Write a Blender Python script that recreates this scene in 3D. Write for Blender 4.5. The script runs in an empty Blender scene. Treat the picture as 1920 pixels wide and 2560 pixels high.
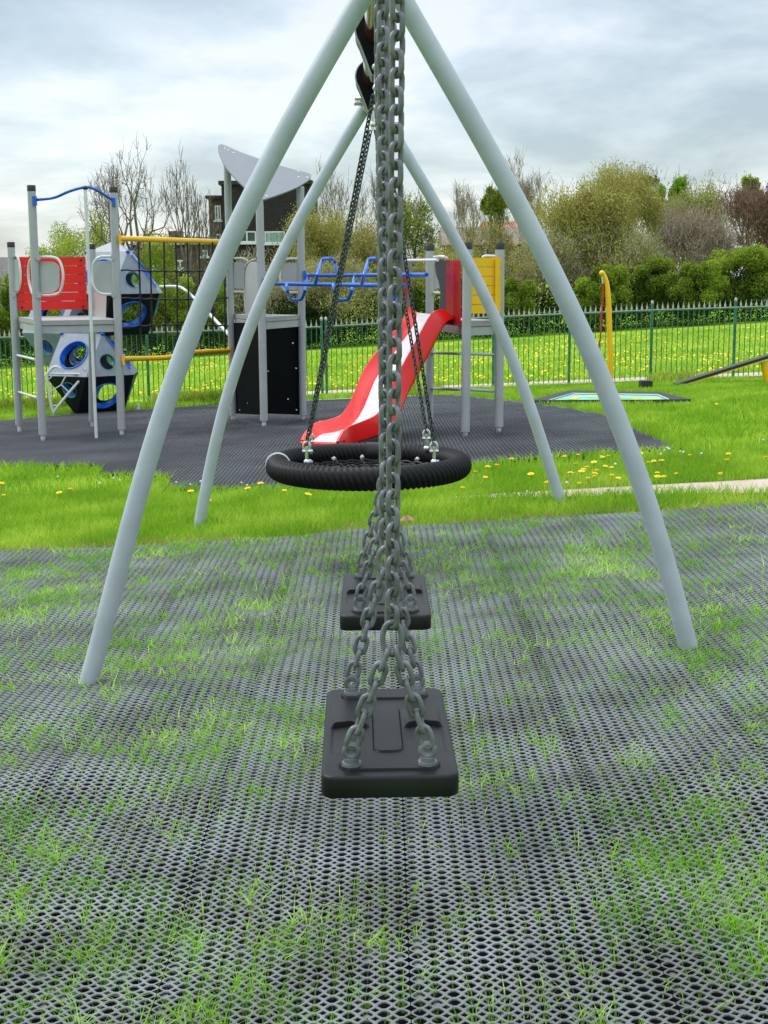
import bpy, math, random
import numpy as np
from mathutils import Vector, Matrix
rng = np.random.default_rng(7)
random.seed(7)
R_ = math.radians
scene = bpy.context.scene
COL = scene.collection

# ------------------------------------------------------------------ camera
CAM_H, FPX = 1.35, 3300.0
PITCH, ROLL = R_(10.13), R_(-0.45)
CM = Matrix.Translation((0, 0, CAM_H)) @ Matrix.Rotation(math.pi/2-PITCH, 4, 'X') @ Matrix.Rotation(ROLL, 4, 'Z')
cd = bpy.data.cameras.new('camera'); cam = bpy.data.objects.new('camera', cd); COL.objects.link(cam)
cam.matrix_world = CM
cd.sensor_fit = 'VERTICAL'; cd.sensor_height = 24.0; cd.lens = FPX/2560*24
cd.clip_start = 0.05; cd.clip_end = 2000
scene.camera = cam
CR = CM.to_3x3()

def ray(px, py):
    return CR @ Vector(((px-960)/FPX, -(py-1280)/FPX, -1.0))
def P(px, py, Y):
    d = ray(px, py); s = Y/d.y
    return Vector((d.x*s, Y, CAM_H+d.z*s))

# ------------------------------------------------------------------ terrain
_gy = np.array([-6, 0, 4.5, 7.5, 9, 11, 13, 16, 22, 30, 45, 60, 120, 400.])
_ga = np.array([0, 0, 0, .012, -.03, -.08, -.13, -.25, -.54, -.75, -.95, -1.0, -1.0, -1.0])
_gb = np.array([.046, .046, .046, .056, .055, .045, .042, .038, .033, .042, .053, .05, .0, .0])
def g(x, y):
    x = np.asarray(x, float); y = np.asarray(y, float)
    a = 0; b = 0
    for o, w in ((-.8, .25), (0, .5), (.8, .25)):
        a = a+w*np.interp(y+o, _gy, _ga); b = b+w*np.interp(y+o, _gy, _gb)
    xs = np.clip(x, -22, 22)
    h = a+b*xs
    h = h+.10*np.exp(-((x-4.6)/1.1)**2-((y-13.2)/1.6)**2)
    return h
def wav(x, y):
    x = np.asarray(x, float); y = np.asarray(y, float)
    f = .007*np.sin(2.3*x+1.1*y+.7)+.006*np.sin(3.9*y-1.7*x+2.1)+.004*np.sin(6.1*x+2.9*y)+.0035*np.sin(8.3*y-3.3*x+.5)
    for cx, cy, h, s in ((-.95, 3.55, .022, .17), (.55, 3.5, -.02, .13), (.9, 3.25, .02, .16), (-1.0, 4.45, -.015, .2), (-.42, 3.4, .02, .12), (-.4, 5.0, -.02, .25), (-.2, 5.3, .018, .16), (-.5, 2.55, -.012, .2), (.1, 2.75, .012, .2)):
        f = f+h*np.exp(-((x-cx)**2+(y-cy)**2)/(2*s*s))
    return f*.8
def G(px, py):
    d = ray(px, py); o = Vector((0, 0, CAM_H))
    lo, hi = .3, 400.
    prev = .3
    for i in range(900):
        s = .3*1.008**i
        p = o+d*s
        if p.z < float(g(p.x, p.y)):
            lo, hi = prev, s; break
        prev = s
    for _ in range(40):
        m = (lo+hi)/2; p = o+d*m
        if p.z < float(g(p.x, p.y)): hi = m
        else: lo = m
    return o+d*hi

def vnoise(x, y, sc, seed=0):
    r = np.random.default_rng(seed).random((97, 97))
    u = np.asarray(x)/sc+1000.3; v = np.asarray(y)/sc+1000.7
    i = np.floor(u).astype(int); j = np.floor(v).astype(int)
    fu = u-i; fv = v-j
    fu = fu*fu*(3-2*fu); fv = fv*fv*(3-2*fv)
    i0, j0, i1, j1 = i % 97, j % 97, (i+1) % 97, (j+1) % 97
    return (r[i0, j0]*(1-fu)+r[i1, j0]*fu)*(1-fv)+(r[i0, j1]*(1-fu)+r[i1, j1]*fu)*fv

# ------------------------------------------------------------------ materials
def new_mat(name):
    m = bpy.data.materials.new(name); m.use_nodes = True
    nt = m.node_tree; b = nt.nodes['Principled BSDF']
    return m, nt, b
def _n(nt, t, **kw):
    n = nt.nodes.new(t)
    for k, v in kw.items(): setattr(n, k, v)
    return n
def mat(name, col, rough=.5, metal=0., var=.12, scale=6., col2=None, bump=0., bscale=60., spec=.5, island=0., detail=5, coat=0., stretch=None):
    m, nt, b = new_mat(name)
    tc = _n(nt, 'ShaderNodeTexCoord')
    nz = _n(nt, 'ShaderNodeTexNoise'); nz.inputs['Scale'].default_value = scale; nz.inputs['Detail'].default_value = detail
    src = tc.outputs['Object']
    if stretch:
        mp = _n(nt, 'ShaderNodeMapping'); mp.inputs['Scale'].default_value = stretch
        nt.links.new(src, mp.inputs['Vector']); src = mp.outputs['Vector']
    nt.links.new(src, nz.inputs['Vector'])
    rp = _n(nt, 'ShaderNodeValToRGB')
    c1 = tuple(c*(1-var) for c in col)+(1,)
    c2 = (tuple(min(1, c*(1+var)) for c in col) if col2 is None else tuple(col2))+(1,)
    rp.color_ramp.elements[0].position = .35; rp.color_ramp.elements[1].position = .68
    rp.color_ramp.elements[0].color = c1; rp.color_ramp.elements[1].color = c2
    nt.links.new(nz.outputs['Fac'], rp.inputs['Fac'])
    out = rp.outputs['Color']
    if island:
        gi = _n(nt, 'ShaderNodeNewGeometry'); mr = _n(nt, 'ShaderNodeMapRange')
        mr.inputs['To Min'].default_value = 1-island; mr.inputs['To Max'].default_value = 1+island
        nt.links.new(gi.outputs['Random Per Island'], mr.inputs['Value'])
        hs = _n(nt, 'ShaderNodeHueSaturation')
        nt.links.new(mr.outputs['Result'], hs.inputs['Value']); nt.links.new(out, hs.inputs['Color']); out = hs.outputs['Color']
    nt.links.new(out, b.inputs['Base Color'])
    b.inputs['Roughness'].default_value = rough; b.inputs['Metallic'].default_value = metal
    b.inputs['Specular IOR Level'].default_value = spec
    b.inputs['Coat Weight'].default_value = coat
    if bump:
        n2 = _n(nt, 'ShaderNodeTexNoise'); n2.inputs['Scale'].default_value = bscale
        nt.links.new(src, n2.inputs['Vector'])
        bp = _n(nt, 'ShaderNodeBump'); bp.inputs['Strength'].default_value = bump; bp.inputs['Distance'].default_value = .01
        nt.links.new(n2.outputs['Fac'], bp.inputs['Height']); nt.links.new(bp.outputs['Normal'], b.inputs['Normal'])
    return m
def leaf_mat(name, c1, c2, c3=None, trans=.42, scale=1.5):
    """diffuse + translucent leaf, hue varies leaf by leaf and clump by clump"""
    m = bpy.data.materials.new(name); m.use_nodes = True; nt = m.node_tree; nt.nodes.clear()
    out = _n(nt, 'ShaderNodeOutputMaterial')
    gi = _n(nt, 'ShaderNodeNewGeometry'); tc = _n(nt, 'ShaderNodeTexCoord')
    nz = _n(nt, 'ShaderNodeTexNoise'); nz.inputs['Scale'].default_value = scale; nz.inputs['Detail'].default_value = 3
    nt.links.new(tc.outputs['Object'], nz.inputs['Vector'])
    ad = _n(nt, 'ShaderNodeMath', operation='MULTIPLY_ADD'); ad.inputs[1].default_value = .55; 
    nt.links.new(gi.outputs['Random Per Island'], ad.inputs[0])
    sc = _n(nt, 'ShaderNodeMath', operation='MULTIPLY_ADD'); sc.inputs[1].default_value = 1.6; sc.inputs[2].default_value = -.58
    nt.links.new(nz.outputs['Fac'], sc.inputs[0]); nt.links.new(sc.outputs[0], ad.inputs[2])
    rp = _n(nt, 'ShaderNodeValToRGB')
    rp.color_ramp.elements[0].color = tuple(c1)+(1,); rp.color_ramp.elements[0].position = .05
    rp.color_ramp.elements[1].color = tuple(c2)+(1,); rp.color_ramp.elements[1].position = .6
    if c3:
        e = rp.color_ramp.elements.new(.93); e.color = tuple(c3)+(1,)
    nt.links.new(ad.outputs[0], rp.inputs['Fac'])
    d = _n(nt, 'ShaderNodeBsdfDiffuse'); t = _n(nt, 'ShaderNodeBsdfTranslucent'); mx = _n(nt, 'ShaderNodeMixShader')
    nt.links.new(rp.outputs['Color'], d.inputs['Color']); nt.links.new(rp.outputs['Color'], t.inputs['Color'])
    mx.inputs[0].default_value = trans
    nt.links.new(d.outputs[0], mx.inputs[1]); nt.links.new(t.outputs[0], mx.inputs[2])
    nt.links.new(mx.outputs[0], out.inputs['Surface'])
    return m

M = {}
M['leg'] = mat('pale_blue_grey_powder_coat', (.42, .455, .50), .38, var=.07, scale=9, bump=.03, bscale=300)
M['beam'] = mat('maroon_gloss_paint', (.16, .03, .02), .12, var=.1, coat=.6)
M['sleeve'] = mat('black_plastic', (.003, .003, .004), .35, spec=.12)
M['steel'] = mat('bright_zinc', (.62, .64, .62), .25, metal=.85, var=.1, scale=40)
M['chain'] = mat('dull_galvanised_chain', (.145, .150, .160), .36, metal=.0, var=.3, scale=30, bump=.15, bscale=400)
M['chain2'] = mat('dark_galvanised_chain', (.06, .07, .068), .45, metal=.35, var=.3, scale=30)
M['seat'] = mat('moulded_black_rubber', (.009, .009, .010), .42, var=.4, scale=8, bump=.06, bscale=500, spec=.28)
M['rope'] = mat('black_rope', (.005, .005, .006), .5, var=.3, scale=60, spec=.22)
M['mat'] = mat('weathered_black_rubber', (.150, .158, .152), .62, var=.15, col2=(.235, .255, .262), scale=3.2, bump=.1, bscale=300, spec=.22, detail=9)
M['matfar'] = mat('weathered_black_rubber_dark', (.105, .112, .125), .6, var=.4, spec=.25, scale=1.2, bump=.1, bscale=200, detail=9)
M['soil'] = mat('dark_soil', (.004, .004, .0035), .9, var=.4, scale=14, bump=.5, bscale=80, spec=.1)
M['post'] = mat('grey_powder_coat_post', (.38, .39, .405), .4, var=.06, scale=5)
M['cap'] = mat('black_plastic_cap', (.015, .016, .016), .5)
M['white'] = mat('white_painted_tube', (.64, .65, .65), .35, var=.05)
M['deck'] = mat('grey_deck_board', (.34, .33, .345), .55, var=.08, scale=12)
M['panelgrey'] = mat('light_grey_plastic_panel', (.40, .41, .415), .35, var=.04)
M['red'] = mat('red_plastic_panel', (.74, .012, .010), .35, var=.05)
M['redslide'] = mat('red_moulded_slide', (.80, .010, .010), .22, var=.04, coat=.3)
M['bed'] = mat('pale_slide_bed', (.78, .74, .74), .3, var=.04)
M['yellow'] = mat('yellow_plastic_panel', (.86, .50, .008), .35, var=.05)
M['yellowtube'] = mat('yellow_paint', (.88, .50, .006), .3, var=.05)
M['blue'] = mat('blue_paint', (.008, .11, .56), .3, var=.08)
M['purple'] = mat('purple_grey_panel', (.085, .075, .09), .45)
M['black'] = mat('black_play_panel', (.002, .0025, .004), .6, spec=.03)
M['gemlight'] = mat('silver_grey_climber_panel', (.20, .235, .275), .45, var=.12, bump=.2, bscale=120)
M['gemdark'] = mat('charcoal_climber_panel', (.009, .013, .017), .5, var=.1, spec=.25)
M['teal'] = mat('teal_grey_hole_rim', (.10, .30, .33), .4)
M['sail'] = mat('grey_roof_panel', (.17, .185, .205), .5, spec=.3, var=.04)
M['net'] = mat('black_net_rope', (.006, .007, .01), .6)
M['fence'] = mat('green_fence_paint', (.045, .165, .115), .45, var=.3, scale=8)
M['fencetip'] = mat('worn_pale_fence_tip', (.42, .44, .36), .6, var=.2, scale=20)
M['path'] = mat('pale_pink_concrete', (.50, .39, .33), .85, var=.1, scale=5, bump=.3, bscale=60)
M['tramp'] = mat('green_trampoline_bed', (.16, .50, .36), .5, col2=(.22, .58, .42), scale=3)
M['tyellow'] = mat('yellow_trampoline_mark', (.75, .62, .05), .5)
M['rubber'] = mat('black_rubber_surround', (.03, .033, .038), .6, spec=.25)
M['darkbrick'] = mat('dark_brown_brick', (.020, .017, .016), .85, var=.4, scale=2.2, detail=9, stretch=(1, 1, 4))
M['brownbrick'] = mat('brown_brick', (.10, .068, .05), .9, var=.3, scale=1.5, detail=9, stretch=(1, 1, 4))
M['slate'] = mat('grey_slate', (.115, .105, .10), .85, var=.25, scale=2, detail=8, stretch=(1, 1, 5))
M['tile'] = mat('red_roof_tile', (.42, .16, .11), .85, var=.2, scale=3, detail=8)
M['glass'] = mat('dark_window_glass', (.06, .09, .09), .1)
M['winwhite'] = mat('white_window_frame', (.72, .74, .73), .4)
M['bark'] = mat('grey_brown_bark', (.19, .155, .125), .9, var=.35, scale=4)
M['barkpale'] = mat('pale_grey_bark', (.36, .31, .23), .9, var=.3, scale=4)
M['barkred'] = mat('reddish_brown_twigs', (.24, .14, .10), .9, var=.3, scale=4)
M['barkolive'] = mat('olive_twigs', (.32, .27, .11), .9, var=.35, scale=2)
M['lfolive'] = leaf_mat('olive_spring_leaves', (.17, .17, .03), (.43, .42, .09), (.66, .63, .19), scale=.7)
M['lfgreen'] = leaf_mat('mid_green_leaves', (.07, .13, .012), (.31, .41, .05), (.58, .66, .12), scale=.8)
M['lfbright'] = leaf_mat('bright_green_leaves', (.08, .21, .01), (.17, .37, .02), (.32, .52, .05), scale=.8)
M['lfdark'] = leaf_mat('dark_green_leaves', (.010, .030, .008), (.030, .065, .014), (.07, .13, .02), scale=.8)
M['lfyel'] = leaf_mat('yellow_green_leaves', (.16, .23, .02), (.36, .44, .05), (.56, .60, .12), scale=.8)
M['lfconif'] = leaf_mat('blue_green_needles', (.010, .028, .022), (.022, .055, .045), (.04, .08, .06))
M['lfbrown'] = leaf_mat('reddish_buds', (.14, .085, .06), (.28, .19, .14), (.40, .30, .22))
M['blade'] = leaf_mat('lawn_blades', (.16, .34, .025), (.32, .52, .04), (.58, .70, .11), trans=.4, scale=1.8)
M['blade2'] = leaf_mat('sprouting_blades', (.13, .36, .02), (.33, .62, .045), (.64, .86, .24), trans=.4, scale=2.5)
M['straw'] = leaf_mat('pale_straw_blades', (.30, .30, .08), (.50, .46, .15), (.62, .55, .26), trans=.3)
M['petal'] = mat('yellow_petals', (.90, .62, .004), .6, var=.15, scale=60)
M['stemg'] = mat('pale_green_stem', (.22, .34, .08), .6)
M['clock'] = mat('white_seed_head', (.66, .66, .62), .9)
M['leafdry'] = mat('dry_brown_leaf', (.40, .22, .12), .8, var=.3, scale=30)

# lawn and field ground material
def grass_ground(name, c1, c2, c3, s1=.8, s2=9.):
    m, nt, b = new_mat(name)
    tc = _n(nt, 'ShaderNodeTexCoord')
    a = _n(nt, 'ShaderNodeTexNoise'); a.inputs['Scale'].default_value = s1; a.inputs['Detail'].default_value = 6
    c = _n(nt, 'ShaderNodeTexNoise'); c.inputs['Scale'].default_value = s2; c.inputs['Detail'].default_value = 8; c.inputs['Roughness'].default_value = .7
    for q in (a, c): nt.links.new(tc.outputs['Object'], q.inputs['Vector'])
    mx = _n(nt, 'ShaderNodeMath', operation='ADD'); nt.links.new(a.outputs['Fac'], mx.inputs[0]); nt.links.new(c.outputs['Fac'], mx.inputs[1])
    hf = _n(nt, 'ShaderNodeMath', operation='MULTIPLY'); hf.inputs[1].default_value = .5; nt.links.new(mx.outputs[0], hf.inputs[0])
    rp = _n(nt, 'ShaderNodeValToRGB')
    rp.color_ramp.elements[0].position = .38; rp.color_ramp.elements[0].color = c1+(1,)
    rp.color_ramp.elements[1].position = .63; rp.color_ramp.elements[1].color = c3+(1,)
    e = rp.color_ramp.elements.new(.5); e.color = c2+(1,)
    nt.links.new(hf.outputs[0], rp.inputs['Fac']); nt.links.new(rp.outputs['Color'], b.inputs['Base Color'])
    b.inputs['Roughness'].default_value = .95; b.inputs['Specular IOR Level'].default_value = .1
    bp = _n(nt, 'ShaderNodeBump'); bp.inputs['Strength'].default_value = .6; bp.inputs['Distance'].default_value = .05
    nt.links.new(c.outputs['Fac'], bp.inputs['Height']); nt.links.new(bp.outputs['Normal'], b.inputs['Normal'])
    return m
M['lawn'] = grass_ground('lawn_turf', (.06, .17, .008), (.12, .28, .012), (.20, .36, .02))
M['field'] = grass_ground('field_turf', (.13, .27, .015), (.22, .40, .022), (.33, .46, .04), .35, 5.)

# ------------------------------------------------------------------ mesh building
class MB:
    def __init__(s): s.V = []; s.F = []; s.n = 0
    def add(s, V, F):
        V = np.asarray(V, float).reshape(-1, 3); o = s.n
        s.V.append(V); s.n += len(V)
        s.F.extend([tuple(int(i)+o for i in f) for f in F])
        return s
    def box(s, c, size, rot=None, M4=None):
        x, y, z = [q/2 for q in size]
        V = [Vector(v) for v in ((-x,-y,-z),(x,-y,-z),(x,y,-z),(-x,y,-z),(-x,-y,z),(x,-y,z),(x,y,z),(-x,y,z))]
        if rot is not None: V = [rot @ v for v in V]
        V = [v+Vector(c) for v in V]
        return s.add([tuple(v) for v in V], [(0,3,2,1),(4,5,6,7),(0,1,5,4),(1,2,6,5),(2,3,7,6),(3,0,4,7)])
    def tube(s, pts, r, n=10, closed=False, caps=True, rfun=None):
        pts = [Vector(p) for p in pts]; m = len(pts)
        T = []
        for i in range(m):
            a = pts[(i-1) % m] if (closed or i > 0) else pts[0]
            b = pts[(i+1) % m] if (closed or i < m-1) else pts[-1]
            T.append((b-a).normalized())
        u = T[0].orthogonal().normalized()
        V = []
        for i in range(m):
            u = (u-T[i]*u.dot(T[i])).normalized(); w = T[i].cross(u)
            rr = r[i] if isinstance(r, (list, tuple, np.ndarray)) else r
            for k in range(n):
                a = 2*math.pi*k/n
                V.append(pts[i]+(u*math.cos(a)+w*math.sin(a))*rr)
        F = []
        for i in range(m if closed else m-1):
            j = (i+1) % m
            for k in range(n):
                l = (k+1) % n
                F.append((i*n+k, i*n+l, j*n+l, j*n+k))
        if not closed and caps:
            F.append(tuple(range(n))[::-1]); F.append(tuple(range((m-1)*n, m*n)))
        return s.add([tuple(v) for v in V], F)
    def cyl(s, a, b, r, n=16, r2=None):
        return s.tube([a, b], [r, r if r2 is None else r2], n)
    def prism(s, poly, vec):
        """polygon (list of 3D points) extruded by vec"""
        n = len(poly); A = [Vector(p) for p in poly]; B = [p+Vector(vec) for p in A]
        F = [tuple(range(n))[::-1], tuple(range(n, 2*n))]
        for i in range(n): F.append((i, (i+1) % n, n+(i+1) % n, n+i))
        return s.add([tuple(v) for v in A+B], F)
    def sphere(s, c, r, n=10, sc=(1, 1, 1)):
        V = []; F = []
        for i in range(n+1):
            t = math.pi*i/n
            for k in range(2*n):
                a = math.pi*k/n
                V.append((c[0]+r*sc[0]*math.sin(t)*math.cos(a), c[1]+r*sc[1]*math.sin(t)*math.sin(a), c[2]+r*sc[2]*math.cos(t)))
        for i in range(n):
            for k in range(2*n):
                l = (k+1) % (2*n)
                F.append((i*2*n+k, (i+1)*2*n+k, (i+1)*2*n+l, i*2*n+l))
        return s.add(V, F)

ORG = {}
def origin_of(o):
    while o is not None:
        if o.name in ORG: return ORG[o.name]
        o = o.parent
    return Vector((0, 0, 0))
def build(name, mb, material, parent=None, smooth=True, at=None, angle=40):
    org = origin_of(parent) if parent is not None else (Vector(at) if at is not None else Vector((0, 0, 0)))
    me = bpy.data.meshes.new(name)
    V = np.concatenate(mb.V)-np.array(org)
    me.from_pydata([tuple(v) for v in V], [], mb.F)
    me.materials.append(material)
    if smooth:
        me.polygons.foreach_set('use_smooth', [True]*len(me.polygons))
        try: me.set_sharp_from_angle(angle=R_(angle))
        except Exception: pass
    me.update()
    o = bpy.data.objects.new(name, me); COL.objects.link(o)
    if parent is not None: o.parent = parent
    else:
        o.location = org; ORG[o.name] = org
    return o
def fast_mesh(name, V, quads=None, tris=None, material=None, parent=None, smooth=False, at=None):
    org = origin_of(parent) if parent is not None else (Vector(at) if at is not None else Vector((0, 0, 0)))
    me = bpy.data.meshes.new(name)
    V = np.asarray(V, np.float32).reshape(-1, 3)-np.array(org, np.float32)
    q = np.zeros((0, 4), np.int32) if quads is None else np.asarray(quads, np.int32).reshape(-1, 4)
    t = np.zeros((0, 3), np.int32) if tris is None else np.asarray(tris, np.int32).reshape(-1, 3)
    me.vertices.add(len(V)); me.vertices.foreach_set('co', V.ravel())
    loops = np.concatenate([q.ravel(), t.ravel()]).astype(np.int32)
    me.loops.add(len(loops)); me.loops.foreach_set('vertex_index', loops)
    st = np.concatenate([np.arange(len(q))*4, len(q)*4+np.arange(len(t))*3]).astype(np.int32)
    me.polygons.add(len(st)); me.polygons.foreach_set('loop_start', st)
    me.update(calc_edges=True); me.validate()
    if smooth: me.polygons.foreach_set('use_smooth', [True]*len(st))
    if material: me.materials.append(material)
    o = bpy.data.objects.new(name, me); COL.objects.link(o)
    if parent is not None: o.parent = parent
    else:
        o.location = org; ORG[o.name] = org
    return o
def thing(name, label, cat, loc, group=None):
    o = bpy.data.objects.new(name, None); COL.objects.link(o); o.location = loc; o.empty_display_size = .1
    ORG[o.name] = Vector(loc)
    o['label'] = label; o['category'] = cat
    if group: o['group'] = group
    return o
def tag(o, label=None, cat=None, group=None, kind=None):
    if label: o['label'] = label
    if cat: o['category'] = cat
    if group: o['group'] = group
    if kind: o['kind'] = kind
    return o
def smooth_path(pts, n=6):
    pts = [Vector(p) for p in pts]; out = []
    for i in range(len(pts)-1):
        p0 = pts[max(i-1, 0)]; p1 = pts[i]; p2 = pts[i+1]; p3 = pts[min(i+2, len(pts)-1)]
        for k in range(n):
            t = k/n
            out.append(.5*((2*p1)+(p2-p0)*t+(2*p0-5*p1+4*p2-p3)*t*t+(3*p1-p0-3*p2+p3)*t**3))
    out.append(pts[-1]); return out
def lineclip(a, b, t): return Vector(a)*(1-t)+Vector(b)*t

# ------------------------------------------------------------------ world + sun
w = bpy.data.worlds.new('World'); scene.world = w; w.use_nodes = True
nt = w.node_tree; nt.nodes.clear()
wo = _n(nt, 'ShaderNodeOutputWorld')
SUN_EL, SUN_AZ = R_(52), R_(-60)      # azimuth measured from +Y towards +X
sky = _n(nt, 'ShaderNodeTexSky'); sky.sky_type = 'NISHITA'; sky.sun_disc = False
sky.sun_elevation = SUN_EL; sky.sun_rotation = SUN_AZ
bg1 = _n(nt, 'ShaderNodeBackground'); bg1.inputs['Strength'].default_value = .05
nt.links.new(sky.outputs[0], bg1.inputs['Color'])
tc = _n(nt, 'ShaderNodeTexCoord'); sp = _n(nt, 'ShaderNodeSeparateXYZ'); nt.links.new(tc.outputs['Generated'], sp.inputs[0])
za = _n(nt, 'ShaderNodeMath', operation='MAXIMUM'); za.inputs[1].default_value = 0; nt.links.new(sp.outputs['Z'], za.inputs[0])
zb = _n(nt, 'ShaderNodeMath', operation='ADD'); zb.inputs[1].default_value = .16; nt.links.new(za.outputs[0], zb.inputs[0])
dx = _n(nt, 'ShaderNodeMath', operation='DIVIDE'); nt.links.new(sp.outputs['X'], dx.inputs[0]); nt.links.new(zb.outputs[0], dx.inputs[1])
dy = _n(nt, 'ShaderNodeMath', operation='DIVIDE'); nt.links.new(sp.outputs['Y'], dy.inputs[0]); nt.links.new(zb.outputs[0], dy.inputs[1])
cb = _n(nt, 'ShaderNodeCombineXYZ'); nt.links.new(dx.outputs[0], cb.inputs[0]); nt.links.new(dy.outputs[0], cb.inputs[1])
cl = _n(nt, 'ShaderNodeTexNoise'); cl.inputs['Scale'].default_value = 1.1; cl.inputs['Detail'].default_value = 7; cl.inputs['Roughness'].default_value = .56
cl.inputs['Distortion'].default_value = .25
mpc = _n(nt, 'ShaderNodeMapping'); mpc.inputs['Location'].default_value = (3.2, 1.4, 0); mpc.inputs['Scale'].default_value = (1, .8, 1)
nt.links.new(cb.outputs[0], mpc.inputs['Vector']); nt.links.new(mpc.outputs[0], cl.inputs['Vector'])
rp = _n(nt, 'ShaderNodeValToRGB')
E = rp.color_ramp.elements
E[0].position = .40; E[0].color = (.37, .435, .475, 1)
E[1].position = .61; E[1].color = (.84, .85, .86, 1)
e = E.new(.47); e.color = (.50, .565, .60, 1)
e = E.new(.56); e.color = (.70, .75, .775, 1)
nt.links.new(cl.outputs['Fac'], rp.inputs['Fac'])
gr = _n(nt, 'ShaderNodeMapRange'); gr.inputs['From Min'].default_value = .22; gr.inputs['From Max'].default_value = 1.0
gr.inputs['To Min'].default_value = .735; gr.inputs['To Max'].default_value = 3.0
nt.links.new(sp.outputs['Z'], gr.inputs['Value'])
bg2 = _n(nt, 'ShaderNodeBackground'); nt.links.new(rp.outputs['Color'], bg2.inputs['Color']); nt.links.new(gr.outputs['Result'], bg2.inputs['Strength'])
ads = _n(nt, 'ShaderNodeAddShader'); nt.links.new(bg1.outputs[0], ads.inputs[0]); nt.links.new(bg2.outputs[0], ads.inputs[1])
nt.links.new(ads.outputs[0], wo.inputs['Surface'])
sl = bpy.data.lights.new('sun', 'SUN'); sl.energy = 1.5; sl.angle = R_(18); sl.color = (1, .96, .90)
so = bpy.data.objects.new('sun', sl); COL.objects.link(so)
sdir = Vector((math.sin(SUN_AZ)*math.cos(SUN_EL), math.cos(SUN_AZ)*math.cos(SUN_EL), math.sin(SUN_EL)))
so.rotation_euler = sdir.to_track_quat('Z', 'Y').to_euler(); so.location = (0, 0, 30)
vs = scene.view_settings; vs.view_transform = 'Standard'; vs.look = 'None'; vs.exposure = .17; vs.gamma = 1; vs.use_curve_mapping = False

# ------------------------------------------------------------------ ground sheets
def sheet(name, xs, ys, dz, material, extra=None, kind='structure'):
    X, Y = np.meshgrid(xs, ys); Z = g(X, Y)+dz+(extra(X, Y) if extra else 0)
    V = np.stack([X, Y, Z], -1).reshape(-1, 3); nx, ny = len(xs), len(ys)
    i = np.arange(nx-1)[None, :]+np.arange(ny-1)[:, None]*nx; i = i.ravel()
    q = np.stack([i, i+1, i+nx+1, i+nx], 1)
    o = fast_mesh(name, V, q, None, material, smooth=True); o['kind'] = kind
    return o
xs = np.concatenate([np.linspace(-400, -30, 10), np.linspace(-26, 26, 105), np.linspace(30, 400, 10)])
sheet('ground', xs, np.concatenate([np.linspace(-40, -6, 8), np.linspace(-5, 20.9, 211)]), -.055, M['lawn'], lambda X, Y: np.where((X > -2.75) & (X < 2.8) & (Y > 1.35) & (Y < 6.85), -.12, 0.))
sheet('field', xs, np.concatenate([np.linspace(20.9, 60, 80), np.linspace(64, 400, 30)]), -.045, M['field'])

MX0, MX1, MY0, MY1 = -.44-.5*5, .06+.5*5, 1.35, 7.02
# near mat edge slants a little with the ground
far_poly_px = [(-330, 1165), (253, 1162), (253, 1186), (422, 1190), (422, 1222), (700, 1219), (1000, 1195), (1186, 1160), (1415, 1137), (1694, 1119), (1579, 1069), (1501, 1033), (1410, 1016), (1284, 1001), (1130, 985), (1000, 982), (769, 994), (557, 1006), (390, 1020), (205, 1031), (0, 1050), (-330, 1072)]
FP = [G(*p) for p in far_poly_px]
fp = np.array([(p.x, p.y) for p in FP])
def inpoly(x, y, poly):
    x = np.asarray(x); y = np.asarray(y); c = np.zeros(x.shape, bool); n = len(poly); j = n-1
    for i in range(n):
        xi, yi = poly[i]; xj, yj = poly[j]
        m = ((yi > y) != (yj > y)) & (x < (xj-xi)*(y-yi)/(yj-yi+1e-12)+xi)
        c ^= m; j = i
    return c
def near_edge(x): return 7.02+.03*np.sin(1.9*np.asarray(x))+.02*np.asarray(x)

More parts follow.
